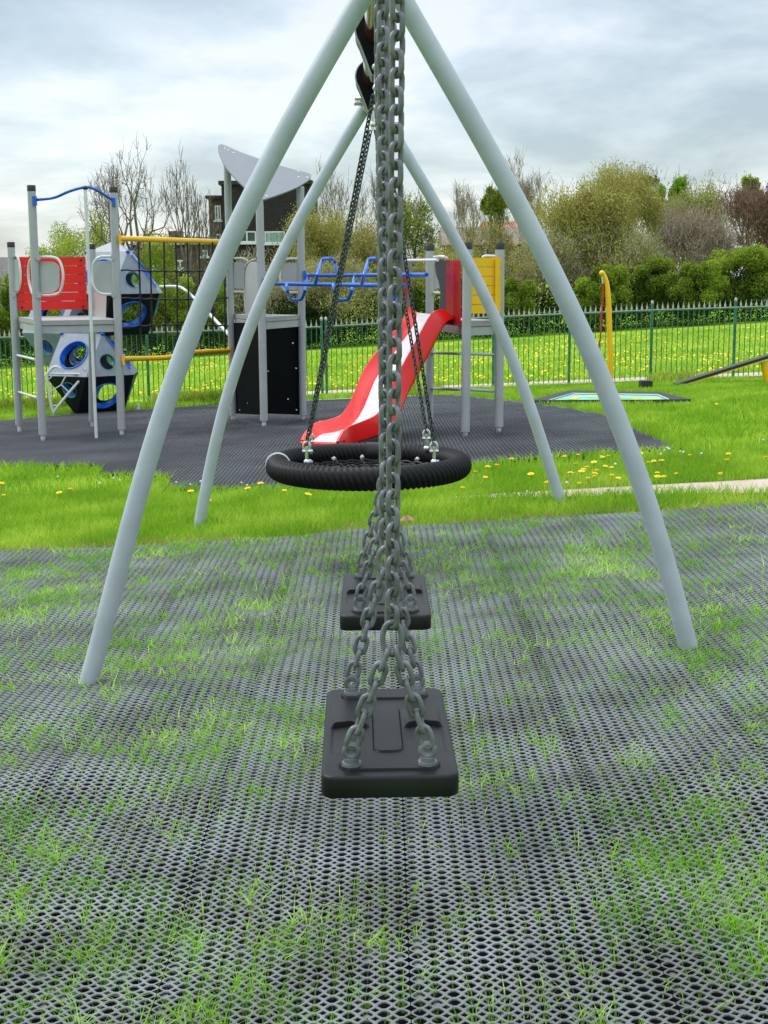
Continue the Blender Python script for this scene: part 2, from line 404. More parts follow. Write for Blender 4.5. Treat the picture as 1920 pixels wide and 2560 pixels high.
def ring_mat(name, i0, i1, j0, j1, s, keep, zf, depth, material, gap_every=(16, 32), gap=.0016, walls=True, plugs=None, sy=None):
    sy = sy or s
    I, J = np.meshgrid(np.arange(i0, i1), np.arange(j0, j1))
    I = I.ravel(); J = J.ravel()
    X = I*s+np.floor(I/gap_every[0])*gap; Y = J*sy
    k = keep(X, Y); X = X[k]; Y = Y[k]; I = I[k]; J = J[k]
    c = .345*s; h = s/2
    oo = np.array([(h, -h+c), (h, h-c), (h-c, h), (-h+c, h), (-h, h-c), (-h, -h+c), (-h+c, -h), (h-c, -h)])
    ang = np.arctan2(oo[:, 1], oo[:, 0]); ri = .388*s
    oi = np.stack([np.cos(ang)*.97, np.sin(ang)*1.06], 1)*ri
    do = np.array([(c, 0), (0, c), (-c, 0), (0, -c)]); di = do*.82
    def lay(pts, dz): return np.concatenate([pts, np.full((len(pts), 1), dz)], 1)
    parts = [lay(oo, 0), lay(oi, 0)]
    if walls: parts.append(lay(oi*1.08, -depth))
    dparts = [lay(do, 0), lay(di, 0)]
    if walls: dparts.append(lay(di*1.25, -depth))
    A = np.concatenate(parts); B = np.concatenate(dparts)
    B[:, :2] += (h, h)
    T = np.concatenate([A, B]); nA = len(A); T[:, 1] *= sy/s
    q = []
    for m in range(8):
        n_ = (m+1) % 8; q.append((m, n_, 8+n_, 8+m))
        if walls: q.append((8+m, 8+n_, 16+n_, 16+m))
    for m in range(4):
        n_ = (m+1) % 4; q.append((nA+m, nA+n_, nA+4+n_, nA+4+m))
        if walls: q.append((nA+4+m, nA+4+n_, nA+8+n_, nA+8+m))
    q = np.array(q)
    # diamonds on a tile's last column or row are open notches
    N = len(X)
    V = T[None]+np.stack([X, Y, np.zeros(N)], 1)[:, None]
    V[..., 2] += zf(V[..., 0], V[..., 1])
    lip = ((I // gap_every[0]) * 7 + (J // gap_every[1]) * 13) % 5
    V[..., 2] += (lip*.0002)[:, None]
    Q = q[None]+(np.arange(N)*len(T))[:, None, None]
    last = ((I % gap_every[0]) == gap_every[0]-1) & (I > -40) & (I < 40)
    if not walls: last = np.zeros(len(I), bool)
    nq_o = 16 if walls else 8
    Qo = Q[:, :nq_o].reshape(-1, 4); Qd = Q[~last][:, nq_o:].reshape(-1, 4)
    Vall = [V.reshape(-1, 3)]; Qall = [Qo, Qd]; off = N*len(T)
    if plugs is not None:
        pk = plugs(I, J, X, Y); px, py = X[pk], Y[pk]
        pd = np.concatenate([lay(oi*.70, -.004), lay(oi*.80, -.010)]); pd[:, 1] *= sy/s; n2 = len(px)
        W = pd[None]+np.stack([px, py, np.zeros(n2)], 1)[:, None]; W[..., 2] += zf(W[..., 0], W[..., 1])
        pq = np.array([(0, 1, 2, 3), (0, 3, 4, 7), (4, 5, 6, 7)]+[(a, (a+1) % 8, 8+(a+1) % 8, 8+a) for a in range(8)])
        Vall.append(W.reshape(-1, 3)); Qall.append((pq[None]+(off+np.arange(n2)*16)[:, None, None]).reshape(-1, 4))
    o = fast_mesh(name, np.concatenate(Vall), np.concatenate(Qall), None, material)
    o['kind'] = 'structure'
    return o
S = .0328; SY = .0282
rp_ = np.random.default_rng(3)
def near_keep(X, Y): return (X > -2.75) & (X < 2.8) & (Y > 1.25) & (Y < near_edge(X))
def near_plugs(I, J, X, Y):
    a = ((I % 15) == 0) & ((J % 2) == 0) & (rp_.random(I.shape) < .8)
    b = ((I % 5) == 2) & ((J % 7) == 3) & (rp_.random(I.shape) < .55)
    c = rp_.random(I.shape) < .02
    return a | b | c
i_off = 2
ox = .06-0.0                                      # a seam at x = .06
o = ring_mat('rubber_ring_matting', -86, 86, 44, 256, S, lambda X, Y: near_keep(X+ox, Y), lambda x, y: g(x+ox, y)+wav(x+ox, y), .004, M['mat'], plugs=near_plugs, sy=SY, gap_every=(15, 35))
o.location.x += ox
o2 = ring_mat('far_rubber_ring_matting', -360, 130, 245, 620, .0315, lambda X, Y: inpoly(X, Y, fp), lambda x, y: g(x, y)+.0, .012, M['matfar'], walls=False)
# dark earth below the mats
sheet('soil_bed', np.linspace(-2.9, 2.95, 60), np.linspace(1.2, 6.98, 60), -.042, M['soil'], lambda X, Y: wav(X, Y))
bm_ = MB()
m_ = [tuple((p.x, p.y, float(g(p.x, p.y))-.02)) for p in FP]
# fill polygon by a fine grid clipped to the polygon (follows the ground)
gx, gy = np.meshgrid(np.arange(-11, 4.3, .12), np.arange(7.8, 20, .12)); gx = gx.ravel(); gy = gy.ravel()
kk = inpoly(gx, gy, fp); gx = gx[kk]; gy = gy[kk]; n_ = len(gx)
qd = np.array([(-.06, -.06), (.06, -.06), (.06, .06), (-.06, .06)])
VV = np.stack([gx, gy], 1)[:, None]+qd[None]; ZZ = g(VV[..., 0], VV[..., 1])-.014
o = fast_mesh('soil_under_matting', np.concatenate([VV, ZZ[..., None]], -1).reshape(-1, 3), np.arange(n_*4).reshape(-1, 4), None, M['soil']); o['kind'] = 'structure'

# concrete path on the right of the lawn
mb = MB(); ctr = [G(2150, 1196), G(1920, 1210), G(1640, 1220), G(1420, 1229), G(1230, 1236), G(1130, 1240)]
wid = [.30, .27, .19, .14, .08, .02]; ctr = smooth_path(ctr, 5); ww = np.interp(np.linspace(0, 5, len(ctr)), range(6), wid)
V = []; 
for p, w_ in zip(ctr, ww):
    for s_ in (-1, 1):
        y = p.y+s_*w_; V.append((p.x, y, float(g(p.x, y))-.008))
mb.add(V, [(2*i, 2*i+2, 2*i+3, 2*i+1) for i in range(len(ctr)-1)])
path_c = [(p.x, p.y, w_) for p, w_ in zip(ctr, ww)]
tag(build('path', mb, M['path']), kind='structure')
sheet('far_path', np.linspace(-3.9, 14, 40), np.linspace(22.25, 23.3, 5), -.02, M['path'])

# ------------------------------------------------------------------ grass blades
def blades(name, X, Y, Z, L, W, material, lean=.45, bend=.5, seed=0, curl=1.0):
    r = np.random.default_rng(seed); n = len(X)
    a = r.uniform(0, 2*np.pi, n); t = r.uniform(0, 1, n)**1.3*lean
    d = np.stack([np.cos(a)*t, np.sin(a)*t, np.ones(n)], 1)
    side_a = r.uniform(0, 2*np.pi, n); sd = np.stack([np.cos(side_a), np.sin(side_a), np.zeros(n)], 1)
    b0 = np.stack([X, Y, Z], 1)
    mid = b0+d*(L*.55)[:, None]
    d2 = d.copy(); bn = r.uniform(.2, 1, n)*bend*curl
    d2[:, 0] += np.cos(a)*bn*1.6; d2[:, 1] += np.sin(a)*bn*1.6; d2[:, 2] -= bn*.7
    tip = mid+d2*(L*.5)[:, None]
    w = W[:, None]/2
    V = np.stack([b0-sd*w, b0+sd*w, mid+sd*w*.8, mid-sd*w*.8, tip], 1).reshape(-1, 3)
    i = np.arange(n)*5
    q = np.stack([i, i+1, i+2, i+3], 1); tr = np.stack([i+3, i+2, i+4], 1)
    o = fast_mesh(name, V, q, tr, material); return o
def on_path(X, Y):
    k = np.zeros(X.shape, bool); px = np.array([c[0] for c in path_c]); py = np.array([c[1] for c in path_c]); pw = np.array([c[2] for c in path_c])
    o_ = np.argsort(px); yc = np.interp(X, px[o_], py[o_]); wc = np.interp(X, px[o_], pw[o_])
    return (X > px.min()) & (np.abs(Y-yc) < wc-.02)
TR = [G(1322, 1007), G(1423, 981), G(1651, 986), G(1728, 1005)]     # trampoline corners (outer)
tr_poly = [(TR[0].x, TR[0].y), (TR[1].x, TR[1].y), (TR[2].x, TR[2].y), (TR[3].x, TR[3].y)]
def lawn_pts(x0, x1, y0, y1, dens, seed):
    r = np.random.default_rng(seed); n = int((x1-x0)*(y1-y0)*dens)
    X = r.uniform(x0, x1, n); Y = r.uniform(y0, y1, n)
    k = (Y > near_edge(X)+.0) & ~inpoly(X, Y, fp) & ~on_path(X, Y) & ~inpoly(X, Y, tr_poly)
    # keep inside the view wedge with a generous margin
    k &= (np.abs(X) < .36*Y+1.6)
    return X[k], Y[k]
X, Y = lawn_pts(-4.5, 4.6, 6.95, 9.3, 4600, 11)
r = np.random.default_rng(12)
nz = vnoise(X, Y, .35, 4)
L = (.035+.045*nz)*r.uniform(.6, 1.25, len(X))*np.clip((Y-near_edge(X))/.25+.45, .45, 1)
Z = g(X, Y)-.042
tag(blades('lawn_grass', X, Y, Z, L+.035, r.uniform(.0035, .006, len(X)), M['blade'], .5, .5, 13), 'short bright green lawn grass between the two rubber mats', 'grass', kind='stuff')
X, Y = lawn_pts(-7.5, 9.0, 9.3, 21.6, 1050, 14)
r = np.random.default_rng(15); nz = vnoise(X, Y, .5, 5)
L = (.03+.05*nz)*r.uniform(.6, 1.25, len(X)); Z = g(X, Y)-.042
tag(blades('lawn_grass', X, Y, Z, L+.035, r.uniform(.008, .013, len(X)), M['blade'], .6, .5, 16), 'bright green lawn grass around the far play area', 'grass', kind='stuff')
# straw coloured blades along edges
r = np.random.default_rng(21)
X = r.uniform(-2.9, 3.0, 5200); Y = near_edge(X)+np.abs(r.normal(0, .13, len(X)))-.02
k = vnoise(X, Y, .4, 8) > .35; X = X[k]; Y = Y[k]
tag(blades('dry_grass', X, Y, g(X, Y)-.03, r.uniform(.03, .06, len(X)), r.uniform(.0035, .006, len(X)), M['straw'], .9, .6, 22), 'pale dry grass fringe along the edge of the near rubber mat', 'dry grass', kind='stuff')
# taller tufts at the fence foot
r = np.random.default_rng(23)
cx = []; 
for px0, px1, n in ((-40, 150, 2600), (370, 570, 2200), (1000, 1110, 300), (1640, 1760, 700)):
    for _ in range(n):
        p = P(r.uniform(px0, px1), 1000, 20.6); cx.append((p.x, 20.9+abs(r.normal(0, .5))*-1+.6))
cx = np.array(cx); X, Y = cx[:, 0], cx[:, 1]
tag(blades('long_grass', X, Y, g(X, Y)-.04, r.uniform(.08, .26, len(X)), r.uniform(.012, .02, len(X)), M['lfgreen'], .6, .5, 24), 'longer dark grass along the foot of the fence', 'grass', kind='stuff')
# grass growing up through the near mat
def blob(X, Y, px, py, sx, sy, h):
    p = G(px, py); return h*np.exp(-((X-p.x)/sx)**2-((Y-p.y)/sy)**2)
def sprout_density(X, Y):
    dens = .13+1.5*np.clip(vnoise(X, Y, .10, 40)*.6+vnoise(X, Y, .42, 41)*.5-.50, 0, 1)
    for b in ((1840, 2230, .17, .12, .9), (1900, 2330, .10, .16, .7), (1700, 2150, .1, .06, .5), (60, 2110, .12, .14, .6), (30, 2050, .1, .1, .5), (210, 2150, .09, .06, .4), (1722, 1640, .09, .08, 1.1), (1840, 1560, .35, .3, .25), (1560, 1420, .5, .45, .2),
              (560, 1570, .4, .35, .25), (420, 1640, .3, .2, .2), (640, 1380, .4, .4, .2), (1200, 1380, .5, .4, .15), (225, 1700, .06, .05, .8), (30, 1500, .35, .5, .2), (130, 1840, .25, .18, .3), (640, 2330, .2, .12, .15), (1900, 1700, .25, .3, .25), (150, 1330, .8, .25, -.14), (1250, 1700, .3, .2, .06), (1000, 2060, .3, .2, -.1)):
        dens = dens+blob(X, Y, *b)
    return np.clip(dens, 0.02, 1)
def to_hole(X, Y, r):
    cxs = np.round((X-ox)/S); cys = np.round(Y/SY)
    return cxs*S+np.floor(cxs/15)*.0016+ox+r.normal(0, .0045, len(X)), cys*SY+r.normal(0, .0045, len(X))
r = np.random.default_rng(31); n = 460000
X = r.uniform(-2.6, 2.7, n); Y = 1.9+(7.05-1.9)*r.uniform(0, 1, n)
k = (r.uniform(0, 1, n) < sprout_density(X, Y)*np.clip(.30+(Y-2.0)*.04, .15, .44)) & near_keep(X, Y); X = X[k]; Y = Y[k]
Xs, Ys = to_hole(X, Y, r)
# tufts: several blades from one hole
n = 62000; tx = r.uniform(-2.6, 2.7, n); ty = 1.9+(7.05-1.9)*r.uniform(0, 1, n)
k = (r.uniform(0, 1, n) < (sprout_density(tx, ty)-.12)*np.clip(.80-.125*ty, .20, .55)) & near_keep(tx, ty); tx, ty = tx[k], ty[k]
tx, ty = to_hole(tx, ty, r); m_t = r.integers(4, 11, len(tx)); X2 = np.repeat(tx, m_t); Y2 = np.repeat(ty, m_t)
X2 = X2+r.normal(0, .005, len(X2)); Y2 = Y2+r.normal(0, .005, len(X2))
L = np.concatenate([r.uniform(.040, .064, len(Xs))*(1+.5*(r.uniform(0, 1, len(Xs)) > .93)), r.uniform(.045, .078, len(X2))])
Xs = np.concatenate([Xs, X2]); Ys = np.concatenate([Ys, Y2]); X = Xs
tag(blades('sprouting_grass', Xs, Ys, g(Xs, Ys)+wav(Xs, Ys)-.036, L, r.uniform(.0016, .0034, len(Xs))+.00055*Ys, M['blade2'], .65, .6, 32), 'thin green grass sprouting through the holes of the rubber mat', 'grass', kind='stuff')
print('near blades', len(X))
# field dandelions far off (uncountable)
r = np.random.default_rng(51); n = 10500
X = r.uniform(-18, 18, n); Y = 22.8+20*r.uniform(0, 1, n)**1.2
k = (vnoise(X, Y*.6, 1.3, 52)*.75+vnoise(X, Y*.5, .4, 53)*.35 > .60) & (Y > 23.4) & (Y < 42)
X, Y = X[k], Y[k]; n = len(X); rr = r.uniform(.018, .034, n)
a = r.uniform(0, 6.28, n); zz = g(X, Y)+.03
V = []
for k_ in range(4):
    t = a+k_*np.pi/2; V.append(np.stack([X+rr*np.cos(t), Y+rr*np.sin(t), zz+rr*.7*(k_ in (1, 2))], 1))
V = np.stack(V, 1).reshape(-1, 3)
tag(fast_mesh('field_dandelions', V, np.arange(n*4).reshape(-1, 4), None, M['petal']), 'yellow dandelions scattered over the field beyond the fence', 'dandelions', kind='stuff')
print('field dandelions', n)
r = np.random.default_rng(54); n = 60000
X = r.uniform(-17, 17, n); Y = 23.3+20*r.uniform(0, 1, n)**1.3
tag(blades('field_grass', X, Y, g(X, Y)-.045, r.uniform(.05, .11, n), r.uniform(.014, .026, n), leaf_mat('field_blades', (.20, .35, .015), (.37, .51, .04), (.56, .64, .09), scale=.6), .7, .5, 55), 'yellow green field grass beyond the fence', 'grass', kind='stuff')

# ------------------------------------------------------------------ dandelions (individual)
def dandelion(loc, first):
    t = thing('dandelion', 'yellow dandelion flower on a short stem in the lawn', 'dandelion', loc, 'dandelions in the lawn')
    if first is None:
        m1 = MB(); o = Vector(loc)
        m1.tube([o+Vector((0, 0, -.03)), o+Vector((.003, 0, .02)), o+Vector((.004, .002, .055))], .0022, 5)
        build('stem', m1, M['stemg'], t)
        m2 = MB(); c = o+Vector((.004, .002, .058))
        V = [tuple(c+Vector((0, 0, .006)))]; F = []
        for ring, (rr, zz, nn) in enumerate(((.012, .008, 10), (.022, .001, 14))):
            for k in range(nn):
                a = 2*math.pi*k/nn; j = 1 if k % 2 else .82
                V.append((c.x+rr*j*math.cos(a), c.y+rr*j*math.sin(a), c.z+zz*(1 if k % 2 else .4)))
        for k in range(10): F.append((0, 1+k, 1+(k+1) % 10))
        V2 = [tuple(c+Vector((0, 0, .001)))]+V[11:]
        F2 = [(0, 1+k, 1+(k+1) % 14) for k in range(14)]
        m2.add(V, F); m2.add(V2, F2); m2.sphere(c, .012, 5, (1, 1, .55))
        build('flower_head', m2, M['petal'], t, smooth=False)
    else:
        for ch in first.children:
            c = ch.copy(); COL.objects.link(c); c.parent = t
    return t
dl = [(1300+x/2.676, 650+y/2.676) for x, y in ((380,1305),(300,1328),(375,1370),(540,1320),(560,1328),(595,1320),(505,1372),(565,1390),(618,1398),(430,1420),(440,1408),(415,1438),(455,1470),(500,1468),(485,1445),(513,1428),(330,1453),(610,1467),(648,1470),(390,1515),(190,1515),(80,1455),(800,1310),(860,1370),(885,1355),(905,1360),(950,1357),(930,1365),(915,1430),(912,1475),(965,1475),(872,1498),(1050,1442),(1345,1462),(1395,1308),(1375,1370),(1137,1312),(1635,1328),(1318,953))]
dl += [(x/2.37, 1000+y/2.37) for x, y in ((8,510),(22,575),(365,563),(410,550),(1132,557),(1250,602),(1482,540),(1545,517))]
dl += [(200+x/2.074, 700+y/2.074) for x, y in ((1060,1100),(1176,1132))]
dl += [(1000+x/2.074, 700+y/2.074) for x, y in ((580,943),(490,975),(455,985),(315,1090),(440,1027),(385,1015))]
first = None
for px, py in dl:
    p = G(px, py+14); t = dandelion((p.x, p.y, p.z), first)
    t.rotation_euler = (random.uniform(-.25, .1), random.uniform(-.2, .2), random.uniform(0, 6)); s_ = random.uniform(.75, 1.15); t.scale = (s_, s_, s_)
    if first is None: first = t
ck = [(1300+x/2.676, 650+y/2.676) for x, y in ((965,1245),(982,1250),(995,1262),(1090,1275),(1070,1260),(1625,1185),(45,1530),(590,1508),(635,1370),(1210,1285),(940,1285),(310,1500))]+[(x/2.37, 1000+y/2.37) for x, y in ((345,432),(595,488),(675,455),(712,450),(1047,465),(1130,480),(1432,468),(1190,470),(1465,485))]
first = None
for i, (px, py) in enumerate(ck):
    p = G(px, py+32)
    t = thing('dandelion_clock', 'white dandelion seed head on a tall pale stem in the lawn', 'dandelion', (p.x, p.y, p.z), 'dandelion seed heads in the lawn')
    if first is None:
        o_ = Vector(p); a_ = MB(); a_.tube([o_+Vector((0, 0, -.03)), o_+Vector((.004, 0, .05)), o_+Vector((.001, .0, .11))], .002, 5); build('stem', a_, M['stemg'], t)
        b_ = MB(); b_.sphere(o_+Vector((.001, 0, .113)), .0125, 6); build('seed_head', b_, M['clock'], t); first = t
    else:
        for ch in first.children:
            c = ch.copy(); COL.objects.link(c); c.parent = t
    s_ = random.uniform(.7, 1.1); s_ *= .7; t.scale = (s_, s_, s_)
# one dry leaf
p = G(1017, 1312); mb = MB(); c = p+Vector((0, 0, .03))
mb.add([c+Vector(v) for v in ((-.045, 0, -.01), (-.02, .02, .012), (.015, .025, .016), (.05, 0, -.008), (.015, -.022, 0), (-.02, -.02, -.004), (0, 0, .022))], [(0, 1, 6), (1, 2, 6), (2, 3, 6), (3, 4, 6), (4, 5, 6), (5, 0, 6)])
tag(build('fallen_leaf', mb, M['leafdry'], at=p, smooth=False), 'curled brown dead leaf lying on the lawn behind the chains', 'leaf')

# ------------------------------------------------------------------ swing frame
YM, YR, YF = 4.5, 7.56, 1.15
ML = [(955, -92), (905, 0), (795, 190), (673, 401), (571, 603), (531, 700), (443, 941), (364, 1182), (291, 1423), (224, 1695)]
MR = [(955, -92), (1008, 0), (1122, 200), (1235, 401), (1342, 603), (1391, 700), (1503, 941), (1594, 1182), (1668, 1423), (1725, 1635)]
RL = [(930, 240), (905, 278), (833, 401), (755, 542), (692, 663), (674, 700), (583, 941), (533, 1134), (500, 1302)]
RR = [(930, 240), (960, 290), (1026, 405), (1107, 545), (1172, 663), (1194, 700), (1297, 941), (1364, 1134), (1401, 1252)]
fr = thing('swing_frame', 'tall swing frame with pale blue grey bowed legs and a dark red top beam', 'swing frame', (0, YM, 0))
LR = .0335
def fit(pts):
    a = np.array(pts, float); c = np.polyfit(a[:, 1], a[:, 0], 4, w=[3]+[1]*(len(a)-2)+[3]); ys = np.linspace(a[0, 1], a[-1, 1], 22)
    return [(float(np.polyval(c, y)), float(y)) for y in ys]
ML, MR, RL, RR = fit(ML), fit(MR), fit(RL), fit(RR)
for pts, Y in ((ML, YM), (MR, YM), (RL, YR), (RR, YR)):
    q = [P(x, y, Y) for x, y in pts]; d = (q[-1]-q[-2]).normalized(); q.append(q[-1]+d*.12)
    mb = MB(); mb.tube(smooth_path(q, 3), LR, 28); build('leg', mb, M['leg'], fr)
mid_top = P(952, -92, YM); rear_top = P(927, 262, YR)
bdir = (rear_top-mid_top)/(YR-YM)
def beam_at(Y): return mid_top+bdir*(Y-YM)
for pts in (ML, MR):                                 # the near pair, out of frame
    q = [P(x, y, YM)+(beam_at(YF)-beam_at(YM)) for x, y in pts]; q.append(q[-1]+(q[-1]-q[-2]).normalized()*.15)
    mb = MB(); mb.tube(smooth_path(q, 3), LR, 28); build('leg', mb, M['leg'], fr)
mb = MB(); mb.tube([beam_at(YF-.1), beam_at(YR-.06)], .048, 32); bo = build('top_beam', mb, M['beam'], fr)
mb = MB(); c = beam_at(YR-.02); mb.tube([c-bdir*.06, c+bdir*.05], .058, 28); build('beam_end_cap', mb, M['steel'], fr)
for x_, y_ in ((893, 247), (891, 259)):
    mb = MB(); q = P(x_, y_, YR-.1); mb.cyl(q+Vector((-.012, 0, 0)), q+Vector((.03, 0, 0)), .011, 6); build('bolt', mb, M['steel'], fr)
mb = MB(); mb.tube([beam_at(YM)+bdir*-.07, beam_at(YM)+bdir*.07], .056, 28); build('leg_collar', mb, M['leg'], fr)

# ------------------------------------------------------------------ chains
_lk = {}
def link_template(pitch, wid, wr, n=14, m=7):
    """one oval link, axis along local X, lying in local XY"""
    k = (pitch, wid, wr)
    if k in _lk: return _lk[k]
    r = wid/2-wr; half = (pitch+2*wr)/2-wr-r+wr*.0; half = max(pitch/2+wr-wr-r+wr, .001)
    pts = []
    for i in range(n):
        a = -math.pi/2+math.pi*i/(n//2-1) if i < n//2 else math.pi/2+math.pi*(i-n//2)/(n//2-1)
        cx = half if i < n//2 else -half
        pts.append((cx+r*math.cos(a), r*math.sin(a), 0))
    mb = MB(); mb.tube(pts, wr, m, closed=True)
    V = np.concatenate(mb.V); F = np.array(mb.F); _lk[k] = (V, F); return V, F
def chain(name, a, b, parent, pitch=.0262, wid=.0295, wr=.0046, material=None, tw=R_(45), sag=0., ph=0):
    a, b = Vector(a), Vector(b); d = b-a; n = max(2, int(round(d.length/pitch))); V0, F0 = link_template(pitch, wid, wr)
    Vs = []; Fs = []
    for i in range(n):
        t = (i+.5)/n; dirn = d.normalized(); c = a+d*t
        if sag: c = c+Vector((0, 0, -sag*4*t*(1-t)))
        ref = Vector((0, 1, 0)); ref = (ref-dirn*ref.dot(dirn)).normalized(); sde = dirn.cross(ref)
        ang = tw+(math.pi/2 if (i+ph) % 2 else 0)+random.uniform(-.10, .10)
        u = sde*math.cos(ang)+ref*math.sin(ang); w_ = dirn.cross(u)
        Mx = np.array([dirn, u, w_]).T
        s_ = (d.length/n)/pitch
        Vs.append((V0*np.array([s_, 1, 1])) @ Mx.T+np.array(c)); Fs.append(F0+len(V0)*i)
    return fast_mesh(name, np.concatenate(Vs), np.concatenate(Fs), None, material or M['chain'], parent, smooth=True)
def oval_ring(name, c, w_, h_, wr, parent, material, axis=Vector((1, 0, 0)), up=Vector((0, 0, 1))):
    mb = MB(); pts = []
    for k in range(24):
        a = 2*math.pi*k/24; pts.append(Vector(c)+axis*(w_/2-wr)*math.cos(a)+up*(h_/2-wr)*math.sin(a))
    mb.tube(pts, wr, 9, closed=True); return build(name, mb, material, parent)

# ------------------------------------------------------------------ flat swings
def seat_mesh(W, L, T, rot, c):
    """slab with a relief on top; local u across, v along (away from the camera)"""
    nu, nv = 150, 300; cr = .022; bev = .006
    u = np.linspace(-1, 1, nu); v = np.linspace(-1, 1, nv)
    U, Vv = np.meshgrid(u, v)
    x = U*W/2; y = Vv*L/2
    # rounded corners: pull corner points in
    ax, ay = np.abs(x), np.abs(y); hx, hy = W/2-cr, L/2-cr
    m = (ax > hx) & (ay > hy); dx_, dy_ = ax-hx, ay-hy
    mx = np.maximum(dx_, dy_); ln = np.hypot(dx_, dy_)+1e-9; f = np.where(m, mx/ln, 1)
    x = np.where(m, np.sign(x)*(hx+dx_*f), x); y = np.where(m, np.sign(y)*(hy+dy_*f), y)
    edge = np.minimum(W/2-ax, L/2-ay)
    z = np.where(edge < bev, -(1-np.sqrt(np.clip(1-((bev-edge)/bev)**2, 0, 1)))*bev, 0)
    def sstep(e0, e1, t): t = np.clip((t-e0)/(e1-e0), 0, 1); return t*t*(3-2*t)
    # end plates
    for sg in (-1, 1):
        d = np.maximum(np.abs(x)-.062, 0); e = np.maximum(np.abs(y*sg-.182)-.004, 0); rr = np.hypot(d, e)
        z = z+.0038*(1-sstep(.0180, .0188, rr))-.0015*np.exp(-((rr-.0195)/.0008)**2)
    # centre pad
    d = np.maximum(np.abs(x)-.008, 0); e = np.maximum(np.abs(y+.005)-.100, 0); hh_ = np.hypot(d, e); z = z+.0030*(1-sstep(.0150, .0158, hh_))-.0012*np.exp(-((hh_-.0166)/.0008)**2)
    # side cushions with a curved lip
    inx = sstep(.028, .040, np.abs(x))*(1-sstep(.092, .100, np.abs(x)))
    lip = .018-.020*((np.abs(x)-.066)/.04)**2
    up_ = np.clip((.16-y)/(.16-lip), 0, 1)*(y > lip)
    z = z+inx*.0075*up_**1.5-inx*.003*np.exp(-((y-lip+.001)/.0016)**2)
    low = sstep(-.135, -.125, y)*(y <= lip)
    z = z-inx*.0022*low*(1-np.clip((lip-y)/.12, 0, 1)*.6)
    # normals: keep it a grid; sides
    top = np.stack([x, y, z], -1).reshape(-1, 3)
    i = np.arange(nu-1)[None]+np.arange(nv-1)[:, None]*nu; i = i.ravel(); q = [np.stack([i, i+1, i+nu+1, i+nu], 1)]
    bd = list(range(nu))+[k*nu+nu-1 for k in range(1, nv)]+[(nv-1)*nu+k for k in range(nu-2, -1, -1)]+[k*nu for k in range(nv-2, 0, -1)]
    nb = len(bd); bt = top[bd].copy(); layers = [bt]
    for zz, sc in ((-T+.006, 1.0), (-T+.0015, .995), (-T, .97)):
        l_ = bt.copy(); l_[:, 2] = zz; l_[:, :2] *= sc; layers.append(l_)
    V = np.concatenate([top]+layers); o0 = len(top)
    # join top border to first ring directly
    idx = [np.array(bd)]+[o0+nb*(k+1)+np.arange(nb) for k in range(3)]
    for k in range(3):
        A = idx[k]; B = idx[k+1]; q.append(np.stack([A, B, np.roll(B, -1), np.roll(A, -1)], 1))
    cen = len(V); V = np.concatenate([V, [[0, 0, -T]]]); B = idx[3]
    tr = np.stack([B, np.full(nb, cen), np.roll(B, -1)], 1)
    V = V @ np.array(rot.to_3x3()).T+np.array(c)
    return V, np.concatenate(q), tr
M['seatedge'] = M['seat']
def flat_swing(label, cpx, Yc, ztop, rz, tilt, lugs_px=None, W=.222, L=.46, rings=None, tops=None, ph=0):
    c = P(cpx, 1800, Yc); c = Vector((c.x, Yc, ztop))
    rot = Matrix.Rotation(rz, 4, 'Z') @ Matrix.Rotation(tilt, 4, 'X')
    t = thing('flat_swing', label, 'swing seat', (c.x, c.y, c.z-.05), 'flat swings hanging from the frame')
    V, q, tr = seat_mesh(W, L, .038, rot, c)
    so2 = fast_mesh('seat', V, q, tr, M['seat'], t, smooth=True); so2.data.set_sharp_from_angle(angle=R_(32))
    for e in (-1, 1):
        ends = []
        for s_ in (-1, 1):
            b = c+rot @ Vector((s_*.062, e*.186, .0))
            mb = MB(); mb.cyl(b, b+Vector((0, 0, .009)), .0165, 20, .0155); mb.cyl(b+Vector((0, 0, .009)), b+Vector((0, 0, .016)), .0125, 20)
            rc = b+Vector((0, 0, .0265)); pts = [rc+Vector((math.cos(a), 0, math.sin(a)))*.0105 for a in np.linspace(0, 2*math.pi, 19)[:-1]]
            mb.tube(pts, .0052, 10, closed=True); build('eye_nut', mb, M['chain'], t)
            ends.append(rc+Vector((0, 0, .009)))
        rx, rzz, top = rings[e]
        ring_c = Vector((rx, c.y+e*.186, rzz))
        oval_ring('connecting_ring', ring_c, .040, .062, .0048, t, M['chain'])
        for s_, en in zip((-1, 1), ends):
            chain('lower_chain', en, ring_c+Vector((s_*.008, 0, -.020)), t, tw=R_(6)*s_, pitch=.0275)
        chain('upper_chain', ring_c+Vector((0, 0, .022)), top, t, ph=ph)
        hb = beam_at(top.y)
        mb = MB(); mb.tube([hb-bdir*.022, hb+bdir*.022], .054, 24); mb.cyl(hb-Vector((0, 0, .05)), top-Vector((0, 0, .0)), .010, 12)
        build('beam_hanger', mb, M['steel'], t)
    return t
YA, YB = 2.07, 2.45
def beam_hang(px, Y):
    b = beam_at(Y); x = P(px, 0, Y).x; return Vector((x*.6+b.x*.4, Y, b.z-.085))
z1 = .564
s1c = 2.23
r1 = {-1: (P(980, 1590, s1c-.186).x, P(980, 1595, s1c-.186).z, Vector((P(993, 0, s1c-.186).x+.009, s1c-.186, beam_at(2.1).z-.085))),
      1: (P(965, 1408, s1c+.186).x, P(965, 1402, s1c+.186).z, Vector((P(957, 0, s1c+.186).x+.001, s1c+.186, beam_at(2.45).z-.085)))}
flat_swing('black rubber flat swing seat nearest the camera on heavy grey chains', 967, s1c, z1, R_(1.2), R_(0), rings=r1)
s2c = 3.315; z2 = .545
